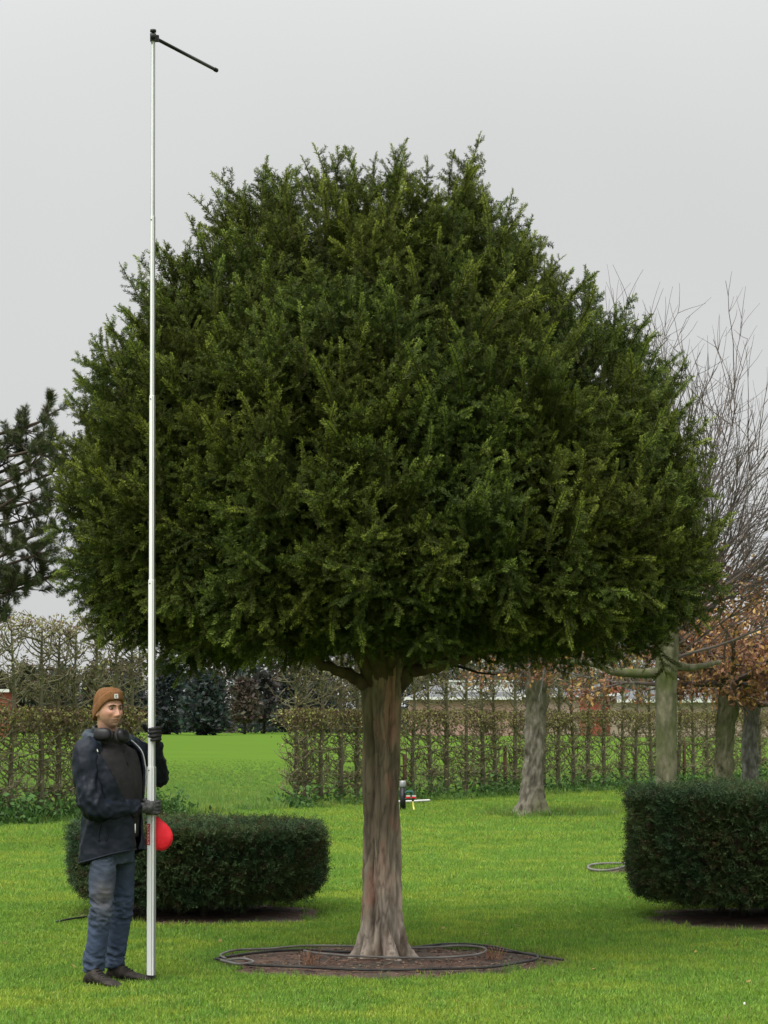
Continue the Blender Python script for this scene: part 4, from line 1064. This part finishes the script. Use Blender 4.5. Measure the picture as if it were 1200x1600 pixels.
# printed red strip
mb = MB(); w_, d_ = .046, .034; z0, z1 = zq(1320), zq(1287)
box(mb, (-w_ * .22, -d_ / 2 - .0012, (z0 + z1) / 2), (.024, .0016, z1 - z0)); mb.v[-1] = mb.v[-1] @ PR.T; st = mb.build('label_strip', M['red_print'], pole)
mb = MB(); H_ = z1 - z0
for (u0, v0, du, dv) in ((-.2, .42, .6, .05), (-.25, .36, .08, .12), (.25, .30, .08, .10), (0, .24, .5, .04), (-.25, .12, .08, .14), (.25, .12, .08, .14), (0, .08, .5, .04), (0, -.04, .5, .04), (.22, -.1, .08, .1), (-.2, -.12, .08, .1), (0, -.22, .5, .04), (-.25, -.3, .08, .12), (.2, -.38, .08, .1), (0, -.42, .5, .04)):
    box(mb, (-w_ * .22 + u0 * .02, -d_ / 2 - .0024, (z0 + z1) / 2 + v0 * H_), (.022 * du, .0012, H_ * dv)); mb.v[-1] = mb.v[-1] @ PR.T
mb.build('lettering', M['pale_print'], st)
# red pouch strapped behind the pole
c0 = at(243, 1300, YP + .05)
outl = np.array([(241, 1276), (246, 1277), (253, 1283), (262, 1291), (268, 1301), (269, 1312), (264, 1322), (255, 1328), (246, 1327), (241, 1325)], float)
outl = spline(np.vstack([outl, outl[:1]]), 60)[:-1]
ctr = outl.mean(0)
rings = []
for (sc_, dy) in ((.02, -.016), (.5, -.0155), (.86, -.013), (.975, -.007), (1.0, 0), (.975, .007), (.86, .013), (.5, .0155), (.02, .016)):
    rings.append([at(*(ctr + (p - ctr) * sc_), YP + .035) + np.array([0, dy, 0]) for p in outl])
rings = np.array(rings); rings += (fbm(rings.reshape(-1, 3), 16, 2, 3.)[:, None] * np.array([0, .004, 0])).reshape(rings.shape)
pouch = empty('red_pouch', tuple(c0)); tag(pouch, 'bright red rounded pouch hanging behind the measuring pole', 'pouch')
mb = MB(); loft(mb, rings - c0); mb.build('body', M['red'], pouch, True)
mb = MB(); tube(mb, np.array([at(*p, YP + .035) for p in np.vstack([outl, outl[:1]])]) - c0, .004, 6, cap=False); mb.build('piping', M['red'], pouch, True)
mb = MB(); pz = c0[2]
tube(mb, np.array([[-.055, -.05, .06], [-.055, .0, .06], [-.02, .025, .065], [.0, .0, .07]]) + [0, -.0, 0], .006, 6); mb.build('strap', M['black'], pouch, True)

# ================================================================== THE PERSON
A_ = R(40)
fw = np.array([math.cos(A_), -math.sin(A_), 0]); rt = np.array([-math.sin(A_), -math.cos(A_), 0]); UP = np.array([0, 0, 1.])
PO = np.array([(176 - 600) * 13.2 / F, 13.2, 0])
def B(f, r, z): return PO + fw * f + rt * r + UP * z            # body frame -> world
def ring(c, w, d, n=48, p=1.0, tilt=0.0):
    th = np.arange(n) * 2 * math.pi / n                          # 0 = forward, + toward his right
    e = lambda x: np.sign(x) * np.abs(x) ** p
    return c + fw * (d * e(np.cos(th)))[:, None] + rt * (w * e(np.sin(th)))[:, None] + UP * (tilt * np.cos(th))[:, None]
def limb_rings(pts, radii, m, n=28, squash=1.0):
    q = spline(np.c_[pts, radii], m); p, r_ = q[:, :3], q[:, 3]
    t = nrm(np.gradient(p, axis=0)); ref = fw if abs(t @ fw).mean() < .8 else rt
    a = nrm(np.cross(t, ref)); b = np.cross(t, a); th = np.arange(n) * 2 * math.pi / n
    return p[:, None] + (np.cos(th)[None, :, None] * a[:, None] + squash * np.sin(th)[None, :, None] * b[:, None]) * r_[:, None, None]

# key joints
HEADC = np.array([(169.5 - 600) * 13.2 / F, 13.18, 1.672])
sho_r, sho_l = B(-.02, .195, 1.415), B(-.01, -.195, 1.415)
elb_r = np.array([(152 - 600) * 13.02 / F, 13.00, 1.085]); elb_l = np.array([(246 - 600) * 13.53 / F, 13.55, 1.255])
hand_r = np.array([(229 - 600) * 13.20 / F, 13.205, 1.072]); hand_l = np.array([(241 - 600) * 13.36 / F, 13.335, 1.50])
hip_r, kne_r, ank_r = np.array([-1.690, 13.09, .90]), np.array([-1.696, 13.06, .49]), np.array([-1.742, 13.07, .10])
hip_l, kne_l, ank_l = np.array([-1.592, 13.30, .90]), np.array([-1.606, 13.31, .49]), np.array([-1.652, 13.33, .10])

# --- head in its own frame: u toward his left cheek, v forward, w up
HA = R(47)
hv = nrm(np.array([math.cos(HA), -math.sin(HA), .07])); hu = np.array([math.sin(HA), math.cos(HA), 0]); 
hw = np.cross(hu, hv); hw = nrm(hw) * (1 if hw[2] > 0 else -1); 
def Hd(u, v, w): return HEADC + hu * u + hv * v + hw * w
def head_surface(nu=120, nv=110):
    al = np.arange(nu) * 2 * math.pi / nu; be = np.linspace(-math.pi / 2 + .01, math.pi / 2 - .01, nv)
    AL, BE = np.meshgrid(al, be)
    u = np.cos(BE) * np.sin(AL); v = np.cos(BE) * np.cos(AL); w = np.sin(BE)
    lo = np.clip(-w, 0, 1)
    U = .077 * u * (1 - .22 * lo ** 1.6); Vv = .098 * v; Wv = .118 * w
    front = np.clip(v, 0, 1)
    # jaw: the lower back of the skull pulls forward, the chin stays out
    Vv = np.where(v < 0, Vv * (1 - .45 * lo), Vv * (1 + .06 * lo))
    Vv += .012 * lo
    Vv -= .012 * front ** 3 * np.exp(-(U / .05) ** 2) * (w > -2) * .6      # flatter face
    U0, W0 = U.copy(), Wv + np.interp(Wv, [-.1, -.072, -.04, .03], [0, .007, .013, .013])
    G = lambda x, y, sx_, sy_: np.exp(-((U0 - x) / sx_) ** 2 - ((W0 - y) / sy_) ** 2)
    f3 = (v > 0.05)
    dv = np.zeros_like(Vv)
    nb = np.interp(W0, [-.046, -.038, -.030, .0, .022, .032], [0, .017, .025, .015, .006, 0])
    nw = np.interp(W0, [-.045, -.03, 0, .03], [.015, .0135, .009, .010])
    dv += nb * np.exp(-(np.abs(U0) / nw) ** 2.4)
    dv += .006 * (G(.016, -.034, .008, .008) + G(-.017, -.034, .008, .008))
    dv -= .013 * (G(.032, .014, .017, .012) + G(-.032, .014, .017, .012))
    dv += .006 * (G(.03, .033, .026, .008) + G(-.03, .033, .026, .008) + G(0, .033, .02, .008))
    dv += .007 * (G(.046, -.014, .02, .018) + G(-.046, -.014, .02, .018))
    dv += .006 * G(0, -.056, .024, .006) + .007 * G(0, -.072, .020, .007) - .005 * G(0, -.0635, .028, .003) - .004 * G(0, -.083, .02, .006)
    dv += .012 * G(0, -.100, .022, .016)
    dv -= .004 * (G(.036, -.05, .007, .02) + G(-.036, -.05, .007, .02))     # smile folds
    Vv += np.where(f3, dv, 0)
    P = HEADC + hu * U[..., None] + hv * Vv[..., None] + hw * Wv[..., None]
    return P
mbh = MB(); loft(mbh, head_surface()[:, ::-1])
ellipsoid(mbh, Hd(-.078, -.008, -.012), (.009, .020, .032), 16, 12, rot=np.c_[hu, hv, hw])
ellipsoid(mbh, Hd(.078, -.008, -.012), (.009, .020, .032), 16, 12, rot=np.c_[hu, hv, hw])
loft(mbh, limb_rings([B(-.035, 0, 1.42), B(-.03, 0, 1.50), Hd(0, -.018, -.075), Hd(0, -.014, -.02)], [.075, .062, .058, .055], 14))
loft(mbh, [ring(B(0, 0, z), w, d, 32) for z, w, d in ((.84, .10, .08), (.92, .14, .09), (1.05, .145, .095), (1.25, .165, .105), (1.38, .165, .088), (1.445, .07, .055))])
for s0, e0, h0 in ((sho_r, elb_r, hand_r), (sho_l, elb_l, hand_l)):
    loft(mbh, limb_rings([s0, (s0 + e0) / 2, e0, (e0 + h0) / 2, h0], [.052, .045, .04, .036, .028], 24))
for h_, k_, a2, dirf in ((hip_r, kne_r, ank_r, None), (hip_l, kne_l, ank_l, None)):
    loft(mbh, limb_rings([h_, (h_ + k_) / 2, k_, (k_ + a2) / 2, a2, a2 - UP * .04], [.055, .055, .050, .046, .036, .034], 26))
V, Fc, Nn = remesh(mbh, .0042, 2)
rel = V - HEADC; U, Vf, Wf = rel @ hu, rel @ hv, rel @ hw
Wr = Wf; Wf = Wf + np.interp(Wf, [-.1, -.072, -.04, .03], [0, .007, .013, .013])
c = np.tile(np.array([.60, .335, .235]), (len(V), 1))
c *= (1 + .06 * fbm(V, 30, 2, 2.))[:, None]
def blend(c, m, col): m = np.clip(m, 0, 1)[:, None]; return c * (1 - m) + np.asarray(col) * m
Gc = lambda x, y, sx_, sy_: np.exp(-((U - x) / sx_) ** 2 - ((Wf - y) / sy_) ** 2) * (Vf > .03)
c = blend(c, .5 * (Gc(.045, -.02, .025, .022) + Gc(-.045, -.02, .025, .022)) + .6 * Gc(0, -.032, .016, .012), (.50, .20, .14))
st_ = np.clip((-.040 - Wf) / .02, 0, 1) * np.clip((Vf + .03) / .04, 0, 1) * (Wf > -.14)
c = blend(c, .72 * st_ * (.7 + .3 * fbm(V, 160, 1, 5.)), (.26, .17, .13))
c = blend(c, .9 * Gc(0, -.0635, .021, .0065), (.36, .135, .11))
c = blend(c, .95 * Gc(0, -.0635, .023, .0018), (.10, .04, .035))
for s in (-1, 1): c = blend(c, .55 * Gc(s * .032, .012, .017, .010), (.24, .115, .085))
mb = MB(); mb.add(V, Fc, np.clip(c, .01, 1)); person = mb.build('person', M['skin'], None, True)
tag(person, 'man in brown beanie and dark open jacket standing and gripping the measuring pole', 'person')

for s in (-1, 1):
    mb = MB(); ec = Hd(s * .032, .0755, .0005); n_ = 20
    ellipsoid(mb, ec, (.0125, .0118, .0095), n_, 16, (1, 1, 1), rot=np.c_[hu, hv, hw])
    P = mb.v[0]; look = nrm(hv + hu * .18); ca = nrm(P - ec) @ look
    cc = np.tile([.20, .165, .15], (len(P), 1)); cc[ca > .86] = (.10, .07, .05); cc[ca > .95] = (.01, .01, .01)
    cc[(P - ec) @ hw > .0032] = (.20, .10, .075); cc[(P - ec) @ hw < -.0048] = (.28, .15, .115)
    mb.c[0] = cc; mb.build('eye', M['eye'], person, True)
    mb = MB(); tube(mb, spline([Hd(s * .013, .0995, .0135), Hd(s * .027, .0995, .0185), Hd(s * .041, .0935, .0185), Hd(s * .053, .082, .0125)], 12), np.array([.003, .0042, .0045, .0045, .0045, .0042, .004, .004, .0035, .003, .0025, .0015]), 6)
    mb.build('eyebrow', M['brow'], person, True)

# --- beanie
def beanie():
    mb = MB(); n = 96; th = np.arange(n) * 2 * math.pi / n; rings = []
    tilt = lambda th_: .052 + .028 * np.cos(th_) - .028          # rim height over the head centre (front higher)
    rib = .0016 * np.cos(th * 36)
    rim_w = np.interp(np.abs((th + math.pi) % (2 * math.pi) - math.pi), [0, .7, 1.15, 1.6, 2.1, 3.15], [.052, .046, .014, -.028, -.055, -.064])   # front edge high on the forehead, low over the ears
    def rg(k, rw, rd, off, back=0):
        return np.stack([HEADC + hu * ((rw + rib[j]) * math.sin(th[j])) + hv * ((rd + rib[j]) * math.cos(th[j]) - back) + hw * (off[j]) for j in range(n)])
    rings.append(rg(0, .0775, .097, rim_w + .003))
    rings.append(rg(0, .0865, .106, rim_w))
    rings.append(rg(0, .0890, .108, rim_w + .012))
    rings.append(rg(0, .0885, .1065, rim_w + .048 + .006 * (1 - np.cos(th))))
    rings.append(rg(0, .0860, .1035, rim_w + .053 + .006 * (1 - np.cos(th))))
    rings.append(rg(0, .0825, .1000, rim_w + .051 + .006 * (1 - np.cos(th))))
    top = .134
    for u in np.linspace(.12, 1, 12):
        base = rim_w + .051 + .006 * (1 - np.cos(th))
        k = math.cos(u * math.pi / 2) ** .78; h = math.sin(u * math.pi / 2) ** .95
        rings.append(rg(0, .0815 * k + .001, .0985 * k + .001, base + (top - base) * h, .012 * u))
    loft(mb, np.array(rings)[:, ::-1]); return mb
bn = beanie(); bo = bn.build('beanie', M['beanie'], person, True)
def on_cuff(a_, h, out): 
    return HEADC + hu * ((.0895 + out) * math.sin(a_)) + hv * ((.1085 + out) * math.cos(a_)) + hw * (.050 + h)
pa0 = -.16
mb = MB(); Q = []
for o_ in (.0005, .0045):
    for (a_, h) in ((pa0 - .13, .009), (pa0 + .13, .009), (pa0 + .13, .036), (pa0 - .13, .036)): Q.append(on_cuff(a_, h, o_))
mb.add(Q, [[4, 5, 6, 7], [0, 3, 2, 1], [0, 1, 5, 4], [1, 2, 6, 5], [2, 3, 7, 6], [3, 0, 4, 7]]); lp = mb.build('label_patch', M['zip_white'], bo)
mb = MB(); tt = np.linspace(.6, 5.6, 22)
tube(mb, [on_cuff(pa0 + .055 * math.cos(x) * (1 if x < 4.5 else .6), .022 + .007 * math.sin(x), .0052) for x in tt], .0016, 5); mb.build('emblem', M['beanie'], bo, True)

# --- ear defenders round the neck
def cup(c, ax, s):
    mb = MB(); z = nrm(ax); x = nrm(np.cross(UP, z)); y = np.cross(z, x)
    ellipsoid(mb, c, s, 24, 16, rot=np.c_[x, y, z], p=.75); return mb
ed = empty('ear_defenders', tuple(B(0, 0, 1.5))); ed.parent = person
cR = at(160, 1148, 13.07); cLf = at(192, 1150, 13.10)
for c_, ax, s_ in ((cR, np.array([-.25, -.9, .25]), (.056, .041, .030)), (cLf, np.array([.75, -.55, .2]), (.045, .042, .028))):
    o = cup(c_ - B(0, 0, 1.5), ax, s_).build('ear_cup', M['black'], ed, True)
    mb = MB(); z = nrm(ax); x = nrm(np.cross(UP, z)); y = np.cross(z, x); th = np.linspace(0, 2 * math.pi, 30)
    tube(mb, (c_ - B(0, 0, 1.5)) - z * .016 + np.outer(np.cos(th), x) * s_[0] * .95 + np.outer(np.sin(th), y) * s_[1] * .95, .010, 8, cap=False); mb.build('ear_cushion', M['rubber'], ed, True)
mb = MB(); tube(mb, spline(np.array([cR, at(148, 1139, 13.12), at(147, 1136, 13.22), at(160, 1134, 13.32), at(180, 1137, 13.27), cLf + np.array([0, .03, 0])]) - B(0, 0, 1.5), 30), .009, 8); mb.build('headband', M['black'], ed, True)

# --- sweater
rs = [ring(B(-.0 + o_, 0, z), w, d, 56, .92) for z, w, d, o_ in ((.90, .178, .125, 0), (1.0, .178, .130, .005), (1.12, .182, .135, .012), (1.25, .188, .135, .012), (1.36, .185, .125, .0), (1.42, .165, .108, -.008), (1.455, .11, .085, -.018), (1.475, .084, .080, -.022), (1.525, .077, .078, -.018), (1.54, .076, .077, -.018))]
rs = np.array(spline(np.array(rs).reshape(len(rs), -1), 70)).reshape(70, 56, 3)
cen = rs.mean(1, keepdims=True); dr = nrm(rs - cen)
rs = rs + dr * (.0055 * fbm((rs * [1, 1, .55]).reshape(-1, 3), 13, 2, 7).reshape(70, 56, 1))
mb = MB(); loft(mb, rs[:, ::-1]); sw = mb.build('sweater', M['sweater'], person, True)
mb = MB(); pts = []
for z, k in ((1.53, 66), (1.50, 60), (1.46, 55), (1.42, 50), (1.38, 45), (1.34, 41)):
    i = int(np.argmin(abs(rs[:, 0, 2] - z))); pts.append(rs[i, 0] + fw * .003)
tube(mb, spline(pts, 14), .004, 6); mb.build('zip', M['black'], sw, True)

# --- jacket: open front
JZ = np.array([.775, .80, .86, .95, 1.05, 1.15, 1.25, 1.33, 1.40, 1.445, 1.475, 1.50, 1.52])
JW = np.array([.222, .224, .220, .212, .207, .208, .212, .214, .212, .190, .145, .108, .098])
JD = np.array([.160, .162, .158, .153, .152, .158, .160, .156, .145, .126, .108, .094, .090])
JO = np.array([.000, .000, .000, .003, .008, .012, .010, .004, -.004, -.012, -.018, -.022, -.024])
OPN = np.array([-22, -24, -28, -38, -50, -52, -50, -44, -40, -42, -52, -62, -66.])     # far edge of the opening, degrees
OPP = np.array([-14, -14, -12, -9, 0, 16, 32, 42, 56, 66, 74, 80, 82.])                # near edge
mz = 110; zz = np.linspace(JZ[0], JZ[-1], mz); nth = 110
W_, D_, O_, a0, a1 = (np.interp(zz, JZ, q) for q in (JW, JD, JO, OPN, OPP))
sm = lambda x: np.convolve(np.pad(x, 4, 'edge'), np.ones(9) / 9, 'valid')
W_, D_, O_, a0, a1 = map(sm, (W_, D_, O_, a0, a1))
J = np.zeros((mz, nth, 3))
for i in range(mz):
    th = R(a1[i]) + np.linspace(0, 1, nth) * (2 * math.pi - R(a1[i]) + R(a0[i]))   # from near edge round the back to the far edge
    e = lambda x: np.sign(x) * np.abs(x) ** .93
    hem = .045 * np.cos(th) * np.clip((.9 - zz[i]) / .12, 0, 1) - .02 * np.clip((.9 - zz[i]) / .12, 0, 1) * np.sin(th)
    J[i] = B(O_[i], 0, zz[i]) + fw * (D_[i] * e(np.cos(th)))[:, None] + rt * (W_[i] * e(np.sin(th)))[:, None] + UP * hem[:, None]
cen = J.mean(1, keepdims=True); dr = nrm((J - cen) * [1, 1, .1])
fold = .030 * (.15 - np.abs(fbm((J * [1, 1, .42]).reshape(-1, 3), 7, 2, 11))) + .006 * fbm((J * [1, 1, .8]).reshape(-1, 3), 22, 2, 3)
fade = np.clip((1.5 - zz) / .1, .2, 1)[:, None, None]
J = J + dr * fold.reshape(mz, nth, 1) * fade
i = np.arange(mz - 1)[:, None] * nth; j = np.arange(nth - 1)[None]
mb = MB(); mb.add(J.reshape(-1, 3), np.stack([i + j, i + nth + j, i + nth + j + 1, i + j + 1], -1).reshape(-1, 4))
jk = mb.build('jacket', M['jacket'], person, True)
so = jk.modifiers.new('thickness', 'SOLIDIFY'); so.thickness = .012; so.offset = -1
def sleeve(pts, radii, seed, name='sleeve'):
    m, n = 120, 44
    rg = limb_rings(pts, radii, m, n); cen = rg.mean(1, keepdims=True); dr = nrm(rg - cen)
    L = np.linspace(0, 1, m)
    bendw = np.exp(-((L - .52) / .16) ** 2) + .7 * np.exp(-((L - .95) / .10) ** 2) + .35
    nz = fbm(np.c_[rg.reshape(-1, 3)], 11, 3, seed).reshape(m, n, 1)
    wr = np.sin(L * 75 + 1.8 * nz[:, :, 0].mean(1) * 3)[:, None, None] * .0035
    wr = np.array([[math.sin(L[a] * 60 + 5 * nz[a, b, 0]) for b in range(n)] for a in range(m)])[..., None] * .0045
    rid = (.18 - np.abs(fbm(rg.reshape(-1, 3) * [1, 1, .8] + dr.reshape(-1, 3) * .05, 10, 2, seed + 7))).reshape(m, n, 1)
    rg = rg + dr * (nz * .005 + np.maximum(rid, -.2) * .035 * (.45 + .55 * bendw[:, None, None]) + wr * .25 * bendw[:, None, None])
    mb = MB(); loft(mb, rg); o = mb.build(name, M['jacket'], jk, True)
    cf = limb_rings(pts[-2:], radii[-2:], 10, n)
    return o
wr_r = hand_r + nrm(elb_r - hand_r) * .055
sleeve(np.array([B(-.02, .135, 1.425), sho_r + UP * .0 + rt * .0, (sho_r + elb_r) / 2 + np.array([-.022, -.012, -.01]), elb_r + np.array([-.012, -.01, .0]), elb_r * .5 + hand_r * .5 + UP * -.004, wr_r]), [.072, .082, .082, .076, .062, .047], 21)
wr_l = hand_l + nrm(elb_l - hand_l) * .055
sleeve(np.array([B(-.01, -.135, 1.42), sho_l, (sho_l + elb_l) / 2 + np.array([.02, .02, -.01]), elb_l, elb_l * .5 + hand_l * .5, wr_l]), [.072, .082, .078, .070, .056, .047], 25)
# zip edges
nn = mz
mb = MB(); k = np.arange(94, 110, 3); tube(mb, J[k, 0] + dr[k, 0] * .006, .0045, 6); mb.build('zip_edge', M['zip_white'], jk, True).scale = (1, 1, 1)
mb = MB(); k = np.arange(44, 106, 3); tube(mb, J[k, -1] + dr[k, -1] * .006, .0042, 6); mb.build('zip_edge', M['zip'], jk, True)
mb = MB(); p = J[26, 0] + dr[26, 0] * .008; tube(mb, [p + UP * .03, p - UP * .025], .004, 6); mb.build('zip_pull', M['zip_white'], jk, True)
# pocket flap on the near side
def jpt(z, deg, out):
    i = int(np.argmin(abs(zz - z))); a = (deg - a1[i]) / (360 - a1[i] + a0[i]); j = int(np.clip(a, 0, 1) * (nth - 1)); return J[i, j] + dr[i, j] * out
mb = MB(); tube(mb, spline([jpt(.99, 62, .002), jpt(.95, 64, .003), jpt(.91, 66, .003), jpt(.885, 62, .003)], 14), .006, 6); mb.build('pocket_welt', M['jacket'], jk, True)
mb = MB(); tube(mb, spline([jpt(.99, 45, .002), jpt(.93, 44, .003), jpt(.885, 46, .003)], 14), .004, 6); mb.build('pocket_seam', M['jacket'], jk, True)
hm = MB(); k = np.arange(0, nth, 4); tube(hm, J[1, k], .007, 6); hm.build('hem_cord', M['jacket'], jk, True)
# hood rolled round the neck
ph = np.linspace(R(62), R(360 - 58), 40); hp, hr = [], []
for a in ph:
    back = .5 - .5 * math.cos(a)
    hp.append(B(-.022 + (.112 + .03 * back) * math.cos(a), (.135 - .012 * back) * math.sin(a), 1.478 + .028 * back))
    hr.append(.024 + .022 * back)
rgs = limb_rings(np.array(hp), np.array(hr), 70, 24)
rgs = rgs + nrm(rgs - rgs.mean(1, keepdims=True)) * (.012 * fbm(rgs.reshape(-1, 3), 16, 3, 4).reshape(70, 24, 1))
mb = MB(); loft(mb, rgs); mb.build('hood', M['hood'], jk, True)

# --- jeans: one continuous pair
mbj = MB()
loft(mbj, [ring(B(-.005, 0, z), w, d, 36) for z, w, d in ((.74, .15, .105), (.80, .155, .112), (.88, .150, .108), (.99, .145, .105))])
for h_, k_, a2, s in ((hip_r, kne_r, ank_r, 1), (hip_l, kne_l, ank_l, -1)):
    loft(mbj, limb_rings([h_ + UP * .02, h_ - UP * .08, h_ * .5 + k_ * .5, k_ + UP * .06, k_ - UP * .02, k_ * .45 + a2 * .55, a2 + UP * .06, a2 - UP * .005], [.058, .068, .080, .075, .071, .066, .064, .067], 60, 36))
V, Fc, Nn = remesh(mbj, .0085, 5)
n1 = fbm(V * [1, 1, .9], 9, 3, 31)
kneew = np.exp(-((V[:, 2] - .46) / .09) ** 2) + .9 * np.exp(-((V[:, 2] - .14) / .07) ** 2) + .35 * np.exp(-((V[:, 2] - .78) / .08) ** 2) + .12
wrk = (.20 - np.abs(fbm(V * [.6, .6, 1.5] + np.c_[np.zeros((len(V), 2)), .35 * (V[:, 0] - V[:, 1])], 17, 2, 77))) * .040
V = V + Nn * (n1 * .006 + wrk * np.minimum(kneew, .9))[:, None]
c = np.tile(np.array([.048, .068, .112]), (len(V), 1)) * (1 + .25 * fbm(V, 5, 2, 3))[:, None]
frn = np.clip(Nn @ nrm(fw * .7 + np.array([-.1, -.7, 0])), 0, 1)
dirt = np.exp(-((V[:, 2] - .56) / .13) ** 2) * frn * (.8 + .5 * n1)
c = blend(c, .62 * dirt * (V[:, 1] < 13.2), (.145, .125, .10))
c = blend(c, .4 * np.clip((V[:, 2] - .58) / .2, 0, 1), (.06, .07, .075))
c = blend(c, .35 * np.clip(wrk * 120, 0, 1) * np.minimum(kneew, 1), (.13, .165, .22))
mb = MB(); mb.add(V, Fc, np.clip(c, .01, 1)); mb.build('jeans', M['jeans'], person, True)

# --- boots
def boot(heel, ang, L=.285):
    d = np.array([math.cos(ang), -math.sin(ang), 0]); s = np.array([-d[1], d[0], 0]); n = 32
    th = np.arange(n) * 2 * math.pi / n
    prof = [(-.01, .030, .045, .028), (.01, .040, .085, .034), (.05, .044, .125, .038), (.085, .044, .125, .040), (.12, .045, .100, .042), (.165, .050, .078, .044), (.21, .051, .064, .044), (.25, .046, .054, .040), (.275, .034, .042, .03), (.292, .012, .030, .012)]
    rs_ = []
    for (x, w, top, _) in prof:
        cy_, sy_ = np.cos(th), np.sin(th); z0 = .022
        zz_ = z0 + (top - z0) * (.5 + .5 * sy_) ** .8
        ww = w * np.sign(cy_) * np.abs(cy_) ** .6 * (1 - .35 * np.clip(sy_, 0, 1) ** 2)
        rs_.append(heel + d * (x * L / .285) + np.outer(ww, s) + np.outer(zz_, UP))
    rs_ = spline(np.array(rs_).reshape(len(rs_), -1), 44).reshape(44, n, 3)
    rs_ += nrm(rs_ - rs_.mean(1, keepdims=True)) * (.004 * fbm(rs_.reshape(-1, 3), 28, 2, 6).reshape(44, n, 1))
    mb = MB(); loft(mb, rs_); bt = mb.build('boot', M['boot'], person, True)
    so_ = MB(); pr_ = []
    for (x, w, top, _) in prof:
        w2 = w + .005; pr_.append([heel + d * (x * 1.03) + s * (w2 * k) + UP * z for k, z in ((-1, .0), (1, .0), (1.02, .028), (-1.02, .028))])
    loft(so_, np.array(pr_)); so_.build('sole', M['rubber'], bt)
    tube_ = MB(); 
    for k, x in enumerate((.085, .105, .125, .145, .165)):
        zt2 = np.interp(x, [.085, .12, .165], [.127, .103, .082])
        tube(tube_, [heel + d * x + s * -.022 + UP * (zt2 - .006), heel + d * (x + .01) + UP * (zt2 + .003), heel + d * x + s * .022 + UP * (zt2 - .006)], .003, 5)
    tube_.build('laces', M['rubber'], bt, True)
boot(np.array([-1.782, 13.075, .0]), R(42)); boot(np.array([-1.690, 13.35, .0]), R(27))

# --- gloves closed round the pole
PX, PY = pole.location.x + .0025, YP
def glove(zc, palm_deg, f0, f1, thumb, wrist, matname, rad=.041, lab=None):
    mb = MB(); P_ = lambda deg, r_, z: np.array([PX + r_ * math.cos(R(deg)), PY + r_ * math.sin(R(deg)) * .85, z])
    # palm as a fat arc
    lo, hi = palm_deg
    for z, r_ in ((zc + .026, .017), (zc + .009, .018), (zc - .009, .018), (zc - .026, .017)):
        loft(mb, limb_rings([P_(x, rad + .008, z) for x in np.linspace(lo, hi, 5)], [r_] * 5, 16, 16))
    lens = (.94, 1.0, .96, .82)
    for k in range(4):
        z = zc + .034 - k * .0225; end = f0 + (f1 - f0) * lens[k]
        ang = np.linspace(f0, end, 6); rr = np.array([rad + .008, rad + .010, rad + .004, rad + .003, rad - .001, rad - .004])
        loft(mb, limb_rings([P_(a_, r_, z + .004 * math.sin(i_)) for i_, (a_, r_) in enumerate(zip(ang, rr))], [.0115, .0118, .0108, .0105, .0098, .0075], 22, 14))
    loft(mb, limb_rings([P_(a_, r_, zc + dz) for a_, r_, dz in thumb], [.0155, .0145, .0125, .0115, .008][:len(thumb)], 18, 14))
    mid_ = P_((lo + hi) / 2, rad + .010, zc)
    loft(mb, limb_rings([mid_, mid_ * .5 + wrist * .5, wrist], [.034, .033, .034], 14, 20))
    V, Fc, Nn = remesh(mb, .0034, 3)
    V = V + Nn * (.0012 * fbm(V, 60, 2, 3))[:, None]
    m_ = MB(); m_.add(V, Fc); return m_.build('glove', M[matname], person, True)
zr = zq(1262); zl = zq(1147)
glove(zr, (-125, -60), -55, 120, [(-100, .052, .03), (-140, .050, .042), (-185, .046, .048), (-225, .043, .046)], wr_r + nrm(elb_r - hand_r) * .035, 'glove')
glove(zl, (35, 110), 30, -125, [(110, .050, .02), (150, .048, .036), (180, .046, .05), (205, .045, .066)], wr_l + nrm(elb_l - hand_l) * .035, 'glove_black')
